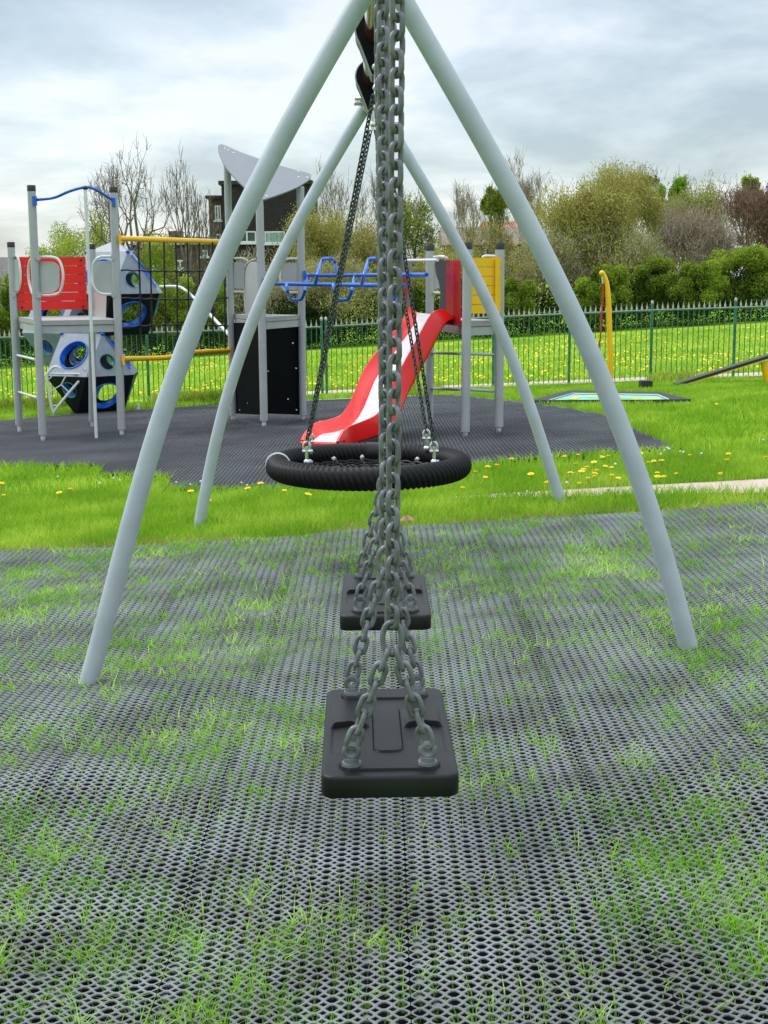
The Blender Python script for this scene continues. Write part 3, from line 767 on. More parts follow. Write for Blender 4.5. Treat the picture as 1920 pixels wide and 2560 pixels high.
r2 = {-1: (P(965, 1354, s2c-.186).x, z2+.25, Vector((P(944, 0, s2c-.186).x, s2c-.186, beam_at(3.1).z-.085))),
      1: (P(959, 1240, s2c+.186).x, z2+.25, Vector((P(949, 0, s2c+.186).x, s2c+.186, beam_at(3.5).z-.085)))}
flat_swing('smaller looking black flat swing seat hanging behind the nearest swing seat', 964.5, s2c, z2, R_(.3), R_(0), rings=r2, ph=1)

# ------------------------------------------------------------------ basket swing
bc = P(922, 1163, 6.2); BR = .432
bs = thing('basket_swing', 'round black rope basket swing with a woven net floor', 'basket swing', (bc.x, bc.y, bc.z-.06))
nth, nph = 1100, 22; TT = np.arange(nth)*2*np.pi/nth; PH = np.arange(nph)*2*np.pi/nph
T2, P2 = np.meshgrid(TT, PH, indexing='ij')
rid = np.abs(np.sin(50*T2+2.5*P2)); r_ = .0435+.0125*rid**.7
smooth_zone = (np.abs(((T2-1.53+np.pi) % (2*np.pi))-np.pi) < .09); r_ = np.where(smooth_zone, .047, r_)
V = np.stack([(BR+r_*np.cos(P2))*np.cos(T2), (BR+r_*np.cos(P2))*np.sin(T2), r_*np.sin(P2)], -1).reshape(-1, 3)+np.array(bc)
ii = np.arange(nth)[:, None]; jj = np.arange(nph)[None]
q = np.stack([ii*nph+jj, ((ii+1) % nth)*nph+jj, ((ii+1) % nth)*nph+(jj+1) % nph, ii*nph+(jj+1) % nph], -1).reshape(-1, 4)
fast_mesh('rim', V, q, None, M['rope'], bs, smooth=True)
mb = MB()
mb.tube([bc+Vector((BR*math.cos(a), BR*math.sin(a), 0)) for a in np.linspace(1.44, 1.62, 7)], .0555, 20); build('rim_sleeve', mb, M['seat'], bs)
mb = MB()
a0 = math.pi*.985; cc = bc+Vector((BR*math.cos(a0), BR*math.sin(a0), 0)); rd = Vector((math.cos(a0), math.sin(a0), 0))
mb.tube([cc+(rd*math.cos(p_)+Vector((0, 0, 1))*math.sin(p_))*.057+Vector((0, 0, 0)) for p_ in np.linspace(0, 2*math.pi, 25)[:-1]], .0045, 6, closed=True); build('rim_band', mb, M['white'], bs)
# net
mb = MB(); NR = BR-.055
def sagz(rr): return -.020-.05*(1-(rr/NR)**2)
for k in range(16):
    a = 2*math.pi*k/16+.1; pts = []
    for t in np.linspace(.12, 1.0, 24):
        wob = .006*math.sin(40*t+k); pts.append(bc+Vector((NR*t*math.cos(a)-wob*math.sin(a), NR*t*math.sin(a)+wob*math.cos(a), sagz(NR*t)+.004*math.sin(50*t+k))))
    mb.tube(pts, .0075, 6)
for rr in (.05, .11, .17, .225, .275, .32, .352):
    pts = [bc+Vector(((rr+.005*math.sin(24*a))*math.cos(a), (rr+.005*math.sin(24*a))*math.sin(a), sagz(rr)+.004*math.sin(31*a+rr*40))) for a in np.linspace(0, 2*math.pi, 90)[:-1]]
    mb.tube(pts, .0075, 6, closed=True)
build('net', mb, M['rope'], bs)
for k in range(16):
    a = 2*math.pi*k/16+.1; d = Vector((math.cos(a), math.sin(a), 0)); mb = MB(); p0 = bc+d*(NR-.012)+Vector((0, 0, -.016))
    mb.cyl(p0, p0+d*.03+Vector((0, 0, .008)), .0095, 12, .012); build('rope_ferrule', mb, M['white'], bs)
H1, H2 = 5.62, 6.72
hang = {}
for Yh in (H1, H2):
    c = beam_at(Yh); mb = MB(); poly = []
    tipz = -.175
    for a in np.linspace(R_(215), R_(-35), 26):
        poly.append(c+Vector((.082*math.cos(a), -.085, .082*math.sin(a))))
    poly += [c+Vector((.018, -.085, tipz)), c+Vector((-.018, -.085, tipz))]
    mb.prism(poly, (0, .17, 0)); hs = build('hanger_sleeve', mb, M['sleeve'], bs)
    for yy in (-.09, .09):
        m2 = MB(); pp = [Vector(p_)+Vector((0, .085+yy-.0, 0)) for p_ in poly]
        m2.tube(pp, .0035, 5, closed=True); build('sleeve_rim_highlight', m2, M['post'], hs)  # rim tubes in pale grey, the sleeve's edge highlight put into their colour
    tip = c+Vector((0, 0, tipz+.02)); mb = MB(); mb.sphere(tip+Vector((0, -.1, .01)), .018, 8); mb.cyl(tip+Vector((0, -.1, .01)), tip+Vector((0, -.1, -.1)), .009, 10); mb.sphere(tip+Vector((0, -.1, -.07)), .015, 6); mb.cyl(tip+Vector((0, -.1, .01)), tip+Vector((0, .1, .01)), .009, 10)
    build('hanger_bolt', mb, M['steel'], bs); hang[Yh] = tip+Vector((0, -.1, -.10))
att = {(-1, -1): (767, 1128), (1, -1): (1085, 1128), (-1, 1): (775, 1104), (1, 1): (1066, 1096)}
for (sx, sy), (px, py) in att.items():
    Ya = 6.2+sy*.26+(.0 if sy < 0 else 0); a = P(px, py, Ya)
    mb = MB(); mb.cyl(a+Vector((0, 0, .02)), a+Vector((0, 0, -.045)), .0085, 10); mb.sphere(a+Vector((0, 0, -.05)), .016, 6)
    pts = [a+Vector((.016*math.cos(t), 0, .02+.022*math.sin(t))) for t in np.linspace(0, 2*math.pi, 15)[:-1]]; mb.tube(pts, .0055, 7, closed=True)
    mb.cyl(a+Vector((-.02, 0, 0)), a+Vector((.02, 0, 0)), .008, 8)
    build('shackle', mb, M['steel'], bs)
    hh = hang[H1] if sy < 0 else hang[H2]
    # both pairs gather on the line between the hangers
    top = hh.copy(); top.x += sx*.012
    chain('chain', a+Vector((0, 0, .04)), top, bs, pitch=.0205, wid=.0215, wr=.0036, material=M['chain2'], tw=R_(40), ph=(sx > 0))

# ------------------------------------------------------------------ climbing frame
cf = thing('climbing_frame', 'large play tower unit with slide, net, blue overhead bars and grey posts', 'climbing frame', G(600, 1060))
def rail(pts, r, material, name, parent=cf, n=10, k=5):
    mb = MB(); mb.tube(smooth_path(pts, k) if k > 1 else pts, r, n); return build(name, mb, material, parent)
PR = .042
def post(bx, by, tx, ty, fy=None, Y=None, cap=True, lean=True):
    b = G(bx, fy or by) if Y is None else P(bx, fy or by, Y)
    Yp = b.y
    top = P(tx, ty, Yp); bot = P(bx, by, Yp)
    mb = MB(); mb.tube([bot, top-Vector((0, 0, .06 if cap else 0))], PR, 24); po = build('post', mb, M['post'], cf)
    if cap:
        mb = MB(); mb.tube([top-Vector((0, 0, .06)), top-Vector((0, 0, .004)), top], [PR*1.03, PR*1.03, PR*.95], 24); build('cap', mb, M['cap'], po)
    mb = MB(); mb.tube([bot+Vector((0, 0, .01)), bot-Vector((0, 0, .02)), Vector((bot.x, bot.y, min(bot.z-.05, float(g(bot.x, bot.y))-.03)))], PR*.55, 12); build('post_foot', mb, M['white'], po)
    return Yp
YL2 = post(107, 1086, 78, 463, 1098); YL3 = post(304, 1073, 283, 467, 1084)
YL1 = post(48, 1062, 27, 605, 1077); YL4 = post(231, 1053, 229, 610, 1064)
print('left tower Y', YL1, YL2, YL3, YL4)
# fireman's pole
b = G(241, 1095); mb = MB(); mb.tube([b, P(213, 474, b.y)], .0165, 14); build('sliding_pole', mb, M['white'], cf)
YPo = b.y
mb = MB(); c = P(213, 470, YPo); mb.sphere(c, .026, 8, (1.1, 1, .9)); build('pole_joint', mb, M['cap'], cf)
ar = [P(87, 500, YL2), P(135, 494, lineclip((YL2,)*3, (YPo,)*3, .4).x), P(174, 478, YPo*.7+YL2*.3), P(213, 468, YPo), P(239, 474, YPo*.7+YL3*.3), P(262, 488, YPo*.4+YL3*.6), P(285, 502, YL3)]
rail(ar, .015, M['blue'], 'arch_rail')
for px, py, Y in ((87, 502, YL2), (285, 506, YL3)):
    mb = MB(); mb.box(P(px, py, Y-.03), (.035, .05, .09)); build('bracket', mb, M['blue'], cf)
# deck of a tower: polygon of px corners at given Y's
def deck(cor, thick=.13, name='deck'):
    pts = [P(x, y, Y) for x, y, Y in cor]; z = sum(p.z for p in pts)/len(pts)
    pts = [Vector((p.x, p.y, z)) for p in pts]
    cen = sum(pts, Vector())/len(pts)
    mb = MB(); mb.prism([p-Vector((0, 0, .05)) for p in pts], (0, 0, .05)); d = build(name, mb, M['deck'], cf, smooth=False)
    mb = MB(); q_ = [cen+(p-cen)*.985 for p in pts]; mb.prism([p-Vector((0, 0, thick)) for p in q_], (0, 0, thick-.056)); build('deck_frame', mb, M['post'], d, smooth=False)
    mb = MB(); q_ = [cen+(p-cen)*.97 for p in pts]; mb.prism([p-Vector((0, 0, .058)) for p in q_], (0, 0, .009)); build('deck_gap', mb, M['cap'], d, smooth=False)
    return z
zl = deck([(45, 793, YL1), (100, 797, YL2), (296, 797, YL3), (234, 793, YL4)])
def plank_panel(name, x0, y0, x1, y1, Y0, Y1, n, material, thick=.03, frame=True):
    """planked panel between px columns x0 (at Y0) and x1 (at Y1)"""
    A = P(x0, y1, Y0); B = P(x1, y1, Y1); H = P(x0, y0, Y0).z-A.z
    A.z = B.z = (A.z+B.z)/2; d = (B-A); nrm = Vector((0, 0, 1)).cross(d).normalized(); L_ = d.length; dn = d.normalized()
    rot = Matrix((dn, -nrm, Vector((0, 0, 1)))).transposed()
    mb = MB(); hh = H/n
    for k in range(n):
        c = A+d*.5+Vector((0, 0, hh*(k+.5))); mb.box(c, (L_, thick, hh-.005), rot)
    o = build(name, mb, material, cf, smooth=False)
    if frame:
        for t in (.05, .93):
            m2 = MB(); m2.box(A+d*t+Vector((0, 0, H/2))-nrm*-thick*.6, (L_*.10, .02, H), rot); build('stile', m2, material, o, smooth=False)
            for zz in (.06, .94):
                m3 = MB(); c = A+d*t+Vector((0, 0, H*zz)); m3.cyl(c-nrm*(thick*.6+.018), c+nrm*(thick*.6+.018), .012, 10); build('panel_bolt', m3, M['cap'], o)
    return o
plank_panel('plank_panel', 46, 641, 219, 775, YL1, YL4, 6, M['red'])
def flat_panel(name, pxs, Y0, Y1, material, thick=.018, parent=cf):
    xs_ = [p[0] for p in pxs]; xa, xb = min(xs_), max(xs_)
    pts = [P(x, y, Y0+(Y1-Y0)*(x-xa)/(xb-xa)) for x, y in pxs]
    mb = MB(); mb.prism(pts, (0, thick, 0)); return build(name, mb, material, parent, smooth=False)
def rounded(x0, y0, x1, y1, r, corners=(1, 1, 1, 1)):
    out = []
    for (cx, cy, a0, on) in ((x1-r, y0+r, -90, corners[1]), (x1-r, y1-r, 0, corners[2]), (x0+r, y1-r, 90, corners[3]), (x0+r, y0+r, 180, corners[0])):
        if on: out += [(cx+r*math.cos(R_(a)), cy+r*math.sin(R_(a))) for a in range(a0, a0+91, 15)]
        else:
            a = R_(a0+45); out.append((cx+r*(1 if math.cos(a) > 0 else -1), cy+r*(1 if math.sin(a) > 0 else -1)))
    return out
# guard panels with D rails, left tower
flat_panel('guard_panel', rounded(92, 654, 148, 731, 22, (0, 1, 1, 0)), YL2+.02, YL2-.05, M['panelgrey'])
rail([P(96, 643, YL2), P(132, 643, YL2-.06), P(150, 655, YL2-.08), P(158, 690, YL2-.10), P(151, 727, YL2-.08), P(134, 737, YL2-.06), P(98, 738, YL2)], .014, M['white'], 'grab_rail')
rail([P(90, 645, YL2), P(76, 650, YL2+.05), P(71, 675, YL2+.1), P(73, 705, YL2+.1), P(82, 735, YL2+.04), P(96, 742, YL2)], .013, M['white'], 'grab_rail')
rail([P(29, 638, YL1), P(43, 642, YL1-.05), P(50, 668, YL1-.1), P(51, 700, YL1-.1), P(46, 725, YL1-.05), P(34, 736, YL1)], .013, M['white'], 'grab_rail')
flat_panel('guard_panel', rounded(30, 648, 47, 728, 6), YL1, YL1-.1, M['panelgrey'])
flat_panel('guard_panel', rounded(234, 652, 284, 732, 16, (1, 0, 0, 1)), YL3+.1, YL3+.03, M['panelgrey'])
flat_panel('guard_panel', [(234, 730), (266, 732), (264, 797), (230, 797)], YL4-.1, YL3+.2, M['panelgrey'])
rail([P(284, 642, YL3), P(252, 642, YL3-.02), P(235, 656, YL3-.02), P(231, 685, YL3), P(233, 712, YL3-.02), P(250, 733, YL3-.02), P(286, 736, YL3)], .014, M['white'], 'grab_rail')
for px, py, Y in ((96, 643, YL2), (97, 738, YL2), (284, 643, YL3), (285, 737, YL3), (30, 638, YL1), (34, 736, YL1)):
    mb = MB(); c = P(px, py, Y-.035); mb.cyl(c, c+Vector((0, -.012, 0)), .03, 16); build('flange', mb, M['post'], cf)
rail([P(43, 888, YL1), P(88, 899, YL2)], .014, M['white'], 'rung', k=1); rail([P(47, 980, YL1), P(92, 994, YL2)], .014, M['white'], 'rung', k=1)
# centre tower
YC2 = post(660, 1051, 649, 512, 1062, cap=False); YC1 = post(583, 1038, 568, 405, 1046, cap=False); YC3 = post(757, 1038, 751, 466, 1046, cap=False)
mb = MB(); c = P(649, 512, YC2); mb.tube([c, P(649, 498, YC2)], PR*.93, 20); build('post_collar', mb, M['panelgrey'], cf)
a_, b_, c_ = P(568, 400, YC1), P(751, 462, YC3), P(649, 500, YC2)
sail_px = [(545,367),(552,363),(562,366),(600,383),(647,400),(700,417),(735,427),(769,435),(778,439),(777,447),(768,456),(745,470),(722,480),(690,492),(659,502),(641,497),(626,486),(612,472),(596,457),(581,441),(568,426),(559,413),(551,395),(546,380)]
nr = (b_-a_).cross(c_-a_).normalized()
if nr.z < 0: nr = -nr
# a gentler tilt towards the viewer, through the post tops
pts = []
for x, y in sail_px:
    d = ray(x, y); s_ = (a_-Vector((0, 0, CAM_H))).dot(nr)/d.dot(nr); pts.append(Vector((0, 0, CAM_H))+d*s_)
mb = MB(); mb.prism(pts, nr*.015); so_ = build('roof_panel', mb, M['sail'], cf, smooth=False)
print('sail Y', min(p.y for p in pts), max(p.y for p in pts))
mb = MB()
for x, y in ((562,376),(570,379),(584,385),(745,432),(746,446),(768,447),(666,494),(562,372)):
    d = ray(x, y); s_ = (a_-Vector((0, 0, CAM_H))).dot(nr)/d.dot(nr); q_ = Vector((0, 0, CAM_H))+d*s_; mb.cyl(q_-nr*.008, q_+nr*.02, .012, 8)
build('screw', mb, M['winwhite'], so_)
zc = deck([(586, 787, YC1), (665, 790, YC2), (752, 787, YC3)])
def bpanel(x0, x1, ya, yb, Y0, Y1, name='play_panel', material=None):
    A, B = P(x0, yb, Y0), P(x1, yb+3, Y1); C_, D_ = P(x1, ya-2, Y1), P(x0, ya-2, Y0); C_.x = B.x; D_.x = A.x
    mb = MB(); mb.prism([A, B, C_, D_], (0, .02, 0)); return build(name, mb, material or M['black'], cf, smooth=False)
pb1 = bpanel(590, 652, 809, 1034, YC1, YC2); pb2 = bpanel(666, 751, 809, 1034, YC2, YC3)
mb = MB()
for x, y, s_ in ((600, 1025, 2.2), (620, 1008, 2.4), (594, 815, 1.6)): mb.sphere(P(x, y, YC1+(YC2-YC1)*(x-590)/62-.014), s_*.0042, 6)
build('panel_screw', mb, M['winwhite'], pb1)
mb = MB()
for x, y, s_ in ((741, 1025, 2.2), (720, 998, 2.2), (740, 921, 2.2), (732, 858, 2.6), (670, 928, 1.8), (740, 816, 1.4)): mb.sphere(P(x, y, YC2+(YC3-YC2)*(x-666)/85-.014), s_*.0042, 6)
mb.tube(smooth_path([P(730, 870, YC3-.1), P(735, 874, YC3-.1), P(733, 879, YC3-.1), P(729, 877, YC3-.1)], 3), .006, 6)
build('panel_screw', mb, M['winwhite'], pb2)
flat_panel('guard_panel', rounded(585, 656, 609, 721, 6, (0, 1, 0, 0)), YC1, YC1, M['panelgrey'])
flat_panel('guard_panel', rounded(612, 655, 652, 790, 14, (1, 0, 0, 0)), YC1-.35, YC2+.05, M['panelgrey'])
flat_panel('guard_panel', rounded(706, 657, 748, 724, 14, (1, 0, 0, 1)), YC3, YC3, M['panelgrey'])
rail([P(585, 646, YC1), P(605, 646, YC1), P(618, 652, YC1), P(622, 664, YC1)], .013, M['white'], 'grab_rail')
rail([P(585, 729, YC1), P(615, 730, YC1)], .013, M['white'], 'grab_rail', k=1)
rail([P(640, 648, YC2), P(628, 652, YC2), P(616, 664, YC2+.1), P(611, 690, YC2+.2), P(611, 730, YC2+.25), P(614, 780, YC2+.2)], .010, M['panelgrey'], 'grab_rail')
rail([P(750, 647, YC3), P(722, 647, YC3), P(708, 655, YC3-.03), P(701, 680, YC3-.05), P(701, 705, YC3-.05), P(708, 722, YC3-.03), P(722, 730, YC3), P(750, 731, YC3)], .013, M['white'], 'grab_rail')
# net between the towers
YN0, YN1 = YL3, YC1
def NY(px): return YN0+(YN1-YN0)*(px-300)/275
rail([P(298, 596, YN0-.03), P(420, 600, NY(420)), P(560, 605, YN1-.03)], .029, M['yellowtube'], 'yellow_bar', n=14)
lb = rail([P(306, 897, YN0-.03), P(370, 896, NY(370)), P(425, 893, NY(425)), P(487, 881, NY(487)), P(574, 877, YN1-.04)], .027, M['yellowtube'], 'yellow_bar', n=14)
for px, py, Y in ((576, 878, YN1-.05), (309, 899, YN0-.05), (300, 597, YN0-.05)):
    mb = MB(); mb.box(P(px, py, Y), (.022, .03, .11)); build('bracket', mb, M['yellowtube'], cf)
mb = MB()
for px in (382, 417, 456): mb.cyl(P(px, 895, NY(px)), P(px, 882, NY(px)), .007, 6)
build('net_eyelet', mb, M['yellowtube'], cf)
mb = MB()
vx = [(345, 352), (374, 380), (410, 415), (439, 444), (468, 473), (498, 502), (531, 533), (562, 563)]
def bow(px): return math.sin(math.pi*(px-300)/275)
for a, b in vx:
    mb.tube(smooth_path([P(a, 605, NY(a)), P((a+b)/2-1.5*math.sin(a), 700, NY(a)+.02), P(b-1, 780, NY(b)), P(b, 880, NY(b))], 6), .010, 7)
for y0, y1, bw in ((675, 676, 3), (745, 744, 4), (819, 815, -5)):
    mb.tube(smooth_path([P(x, y0+(y1-y0)*(x-303)/272+bw*bow(x)+1.2*math.sin(x*.21), NY(x)) for x in range(303, 576, 15)], 3), .009, 7)
build('climbing_net', mb, M['net'], cf)
mb = MB()
for a, b in vx:
    for yy in (675+3*bow(a), 745+4*bow(a), 817-5*bow(a)): mb.sphere(P(a+(b-a)*.4, yy, NY(a)), .014, 6, (1, 1, 1.3))
build('net_knots', mb, M['net'], cf)
# overhead loops
rail([P(760, 689, YC3-.04), P(900, 688, YC3-.5), P(1066, 687, 12.3)], .0205, M['blue'], 'overhead_bar', k=1)
rail([P(664, 709, YC2-.02), P(800, 711, YC2-.3), P(1012, 714, 11.75)], .0205, M['blue'], 'overhead_bar', k=1)
mb = MB(); mb.box(P(762, 688, YC3-.05), (.03, .05, .10)); mb.box(P(661, 708, YC2-.05), (.03, .05, .10)); build('bracket', mb, M['blue'], cf)
Yb_far = lambda px: YC3-.04+(12.3-YC3+.04)*(px-760)/306
Yb_near = lambda px: YC2-.02+(11.75-YC2+.02)*(px-664)/348
for dx_ in (0, 117, 234):
    if dx_ < 234 or True:
        up_l = [(788, 711, 'n'), (796, 678, 'n'), (804, 652, 'm'), (811, 647, 'm'), (828, 647, 'm'), (836, 651, 'f'), (840, 672, 'f'), (846, 688, 'f')]
        dn_l = [(792, 688, 'f'), (777, 687, 'f'), (769, 694, 'f'), (764, 720, 'm'), (757, 742, 'm'), (750, 749, 'm'), (731, 750, 'm'), (724, 745, 'm'), (719, 728, 'n'), (716, 711, 'n')]
        for L_ in (up_l, dn_l):
            if dx_ == 234 and L_ is up_l: continue
            pp = []
            for x, y, wch in L_:
                x2 = x+dx_; Yv = Yb_far(x2) if wch == 'f' else Yb_near(x2) if wch == 'n' else (Yb_far(x2)+Yb_near(x2))/2
                pp.append(P(x2, y, Yv))
            rail(pp, .0175, M['blue'], 'loop_handle', k=4)
# slide tower
YA_ = post(1163, 1079, 1169, 606, 1086); YBp = post(1247, 1066, 1250, 607, 1076); YCp = post(1073, 1050, 1075, 612, 1056)
print('slide tower Y', YA_, YBp, YCp)
zs = deck([(1080, 795, YCp), (1163, 801, YA_), (1240, 797, YBp)])
plank_panel('plank_panel', 1173, 643, 1250, 784, YA_+.02, YBp-.08, 6, M['yellow'], frame=False)
m2 = MB(); A_ = P(1243, 643, YBp-.13); m2.box((A_.x, A_.y, (A_.z+P(1243, 784, YBp-.13).z)/2), (.035, .03, A_.z-P(1243, 784, YBp-.13).z)); build('stile', m2, M['yellow'], cf, smooth=False)
rail([P(1205, 644, YBp), P(1215, 640, YBp), P(1240, 641, YBp)], .013, M['white'], 'grab_rail')
M['darkred'] = mat('deep_red_panel', (.42, .010, .012), .35, var=.05)
flat_panel('side_panel', [(1112, 650), (1152, 650), (1152, 812), (1112, 812)], YA_+.35, YA_+.05, M['darkred'])
mb = MB(); mb.prism([P(x, y, YA_+.2) for x, y in ((1098, 646), (1108, 649), (1117, 655), (1115, 690), (1115, 780), (1111, 789), (1103, 790), (1097, 780), (1099, 755), (1101, 730), (1097, 705), (1090, 685), (1087, 665), (1089, 650))], (0, .03, 0)); build('slide_hood_panel', mb, M['purple'], cf, smooth=False)
mb = MB(); mb.prism([P(x, y, YCp-.1) for x, y in ((1006, 652), (1030, 655), (1030, 700), (1028, 745), (1031, 778), (1012, 778), (1014, 740), (1016, 715), (1013, 690), (1007, 670))], (0, .03, 0)); build('slide_hood_panel', mb, mat('mid_grey_panel', (.20, .19, .20), .45), cf, smooth=False)
mb = MB(); mb.tube(smooth_path([P(x, y, YCp-.14) for x, y in ((1000, 668), (1008, 690), (1013, 712), (1014, 735), (1009, 762))], 5), [.004]+[.018]*19+[.004], 8); build('hood_trim', mb, M['darkred'], cf)
rail([P(1009, 651, YCp-.12), P(1094, 650, YA_+.18)], .014, M['white'], 'hood_bar', k=1, n=12)
rail([P(1085, 643, YCp-.1), P(1105, 641, YA_+.4), P(1118, 646, YA_+.3)], .013, M['white'], 'grab_rail')
flat_panel('guard_panel', [(1085, 655), (1099, 655), (1099, 720), (1085, 724)], YCp, YCp, M['panelgrey'])
rail([P(1083, 732, YCp), P(1100, 732, YCp-.2)], .013, M['white'], 'grab_rail', k=1)
for (x0, y0, x1, y1, Y0, Y1) in ((1082, 882, 1153, 884, YCp, YA_), (1082, 971, 1152, 974, YCp, YA_), (1172, 884, 1234, 887, YA_, YBp), (1172, 974, 1234, 978, YA_, YBp)):
    rail([P(x0, y0, Y0), P(x1, y1, Y1)], .014, M['post'], 'rung', k=1)
# slide
far_e = [(1022, 766), (1008, 797), (973, 842), (938, 884), (911, 923), (894, 962), (877, 1003), (855, 1035), (825, 1048), (791, 1056), (764, 1080), (755, 1100)]
near_e = [(1108, 772), (1078, 784), (1040, 852), (1005, 915), (982, 956), (968, 990), (956, 1020), (935, 1040), (898, 1056), (869, 1068), (853, 1084), (843, 1103)]
n_s = len(far_e); YE_f = np.linspace(YCp-.12, 11.35, n_s); YE_n = np.linspace(YA_+.15, 11.0, n_s)
fe = []; ne = []
for i in range(n_s):
    a = P(*far_e[i], YE_f[i]); b = P(*near_e[i], YE_n[i]); fe.append(a); ne.append(b)
fe = smooth_path(fe, 4); ne = smooth_path(ne, 4); nS = len(fe)
hw = np.interp(np.linspace(0, 1, nS), [0, .1, .3, .6, .8, .93, 1], [.10, .13, .15, .14, .12, .09, .035])
rows = []; mbw = MB(); mbb = MB()
Wv = []; Bv = []
for i in range(nS):
    a, b = fe[i], ne[i]; ac = (b-a); w_ = ac.normalized()
    tn = ((fe[min(i+1, nS-1)]-fe[max(i-1, 0)])).normalized(); dn_ = w_.cross(tn).normalized()
    if dn_.z > 0: dn_ = -dn_
    h = hw[i]
    prof_f = [a+w_*-.012+dn_*h, a-w_*.014, a, a+w_*.016, a+w_*.026+dn_*h*.55, a+w_*.060+dn_*h*.9]
    prof_n = [b-w_*.030+dn_*h*.97, b-w_*.018+dn_*h*.55, b-w_*.016, b, b+w_*.014, b+w_*.012+dn_*h, b+w_*.0+dn_*(h+.03)]
    bedp = [a+w_*.060+dn_*h*.9, a+w_*.10+dn_*h, a+ac*.5+dn_*(h+.004), b-w_*.06+dn_*h, b-w_*.030+dn_*h*.97]
    Wv.append((prof_f, prof_n)); Bv.append(bedp)
for side in (0, 1):
    n0 = len(Wv[0][side]); V = [tuple(p) for w2 in Wv for p in w2[side]]
    F = [(i*n0+k, i*n0+k+1, (i+1)*n0+k+1, (i+1)*n0+k) for i in range(nS-1) for k in range(n0-1)]
    mbw.add(V, F)
n0 = 5; mbb.add([tuple(p) for w2 in Bv for p in w2], [(i*n0+k, i*n0+k+1, (i+1)*n0+k+1, (i+1)*n0+k) for i in range(nS-1) for k in range(n0-1)])
# underside
mbw.add([tuple(x) for i in range(nS) for x in (Wv[i][0][0]+Vector((0, 0, -.01)), Wv[i][1][-1]+Vector((0, 0, -.01)))], [(2*i, 2*i+1, 2*i+3, 2*i+2) for i in range(nS-1)])
sl_ = build('slide', mbw, M['redslide'], cf, angle=60); build('slide_bed', mbb, M['bed'], sl_, angle=60)
flat_panel('slide_side', [(1016, 768), (1034, 768), (1034, 806), (1004, 806)], YCp-.14, YCp-.14, M['redslide'], .05)
mb = MB(); mb.tube([fe[-1]+Vector((0, 0, -.03)), ne[-1]+Vector((0, 0, -.03))], .022, 12); build('slide_lip', mb, M['redslide'], sl_)
mb = MB(); mb.cyl(P(860, 1104, 10.95), P(860, 1104, 11.0), .012, 8); build('slide_bolt', mb, M['cap'], sl_)

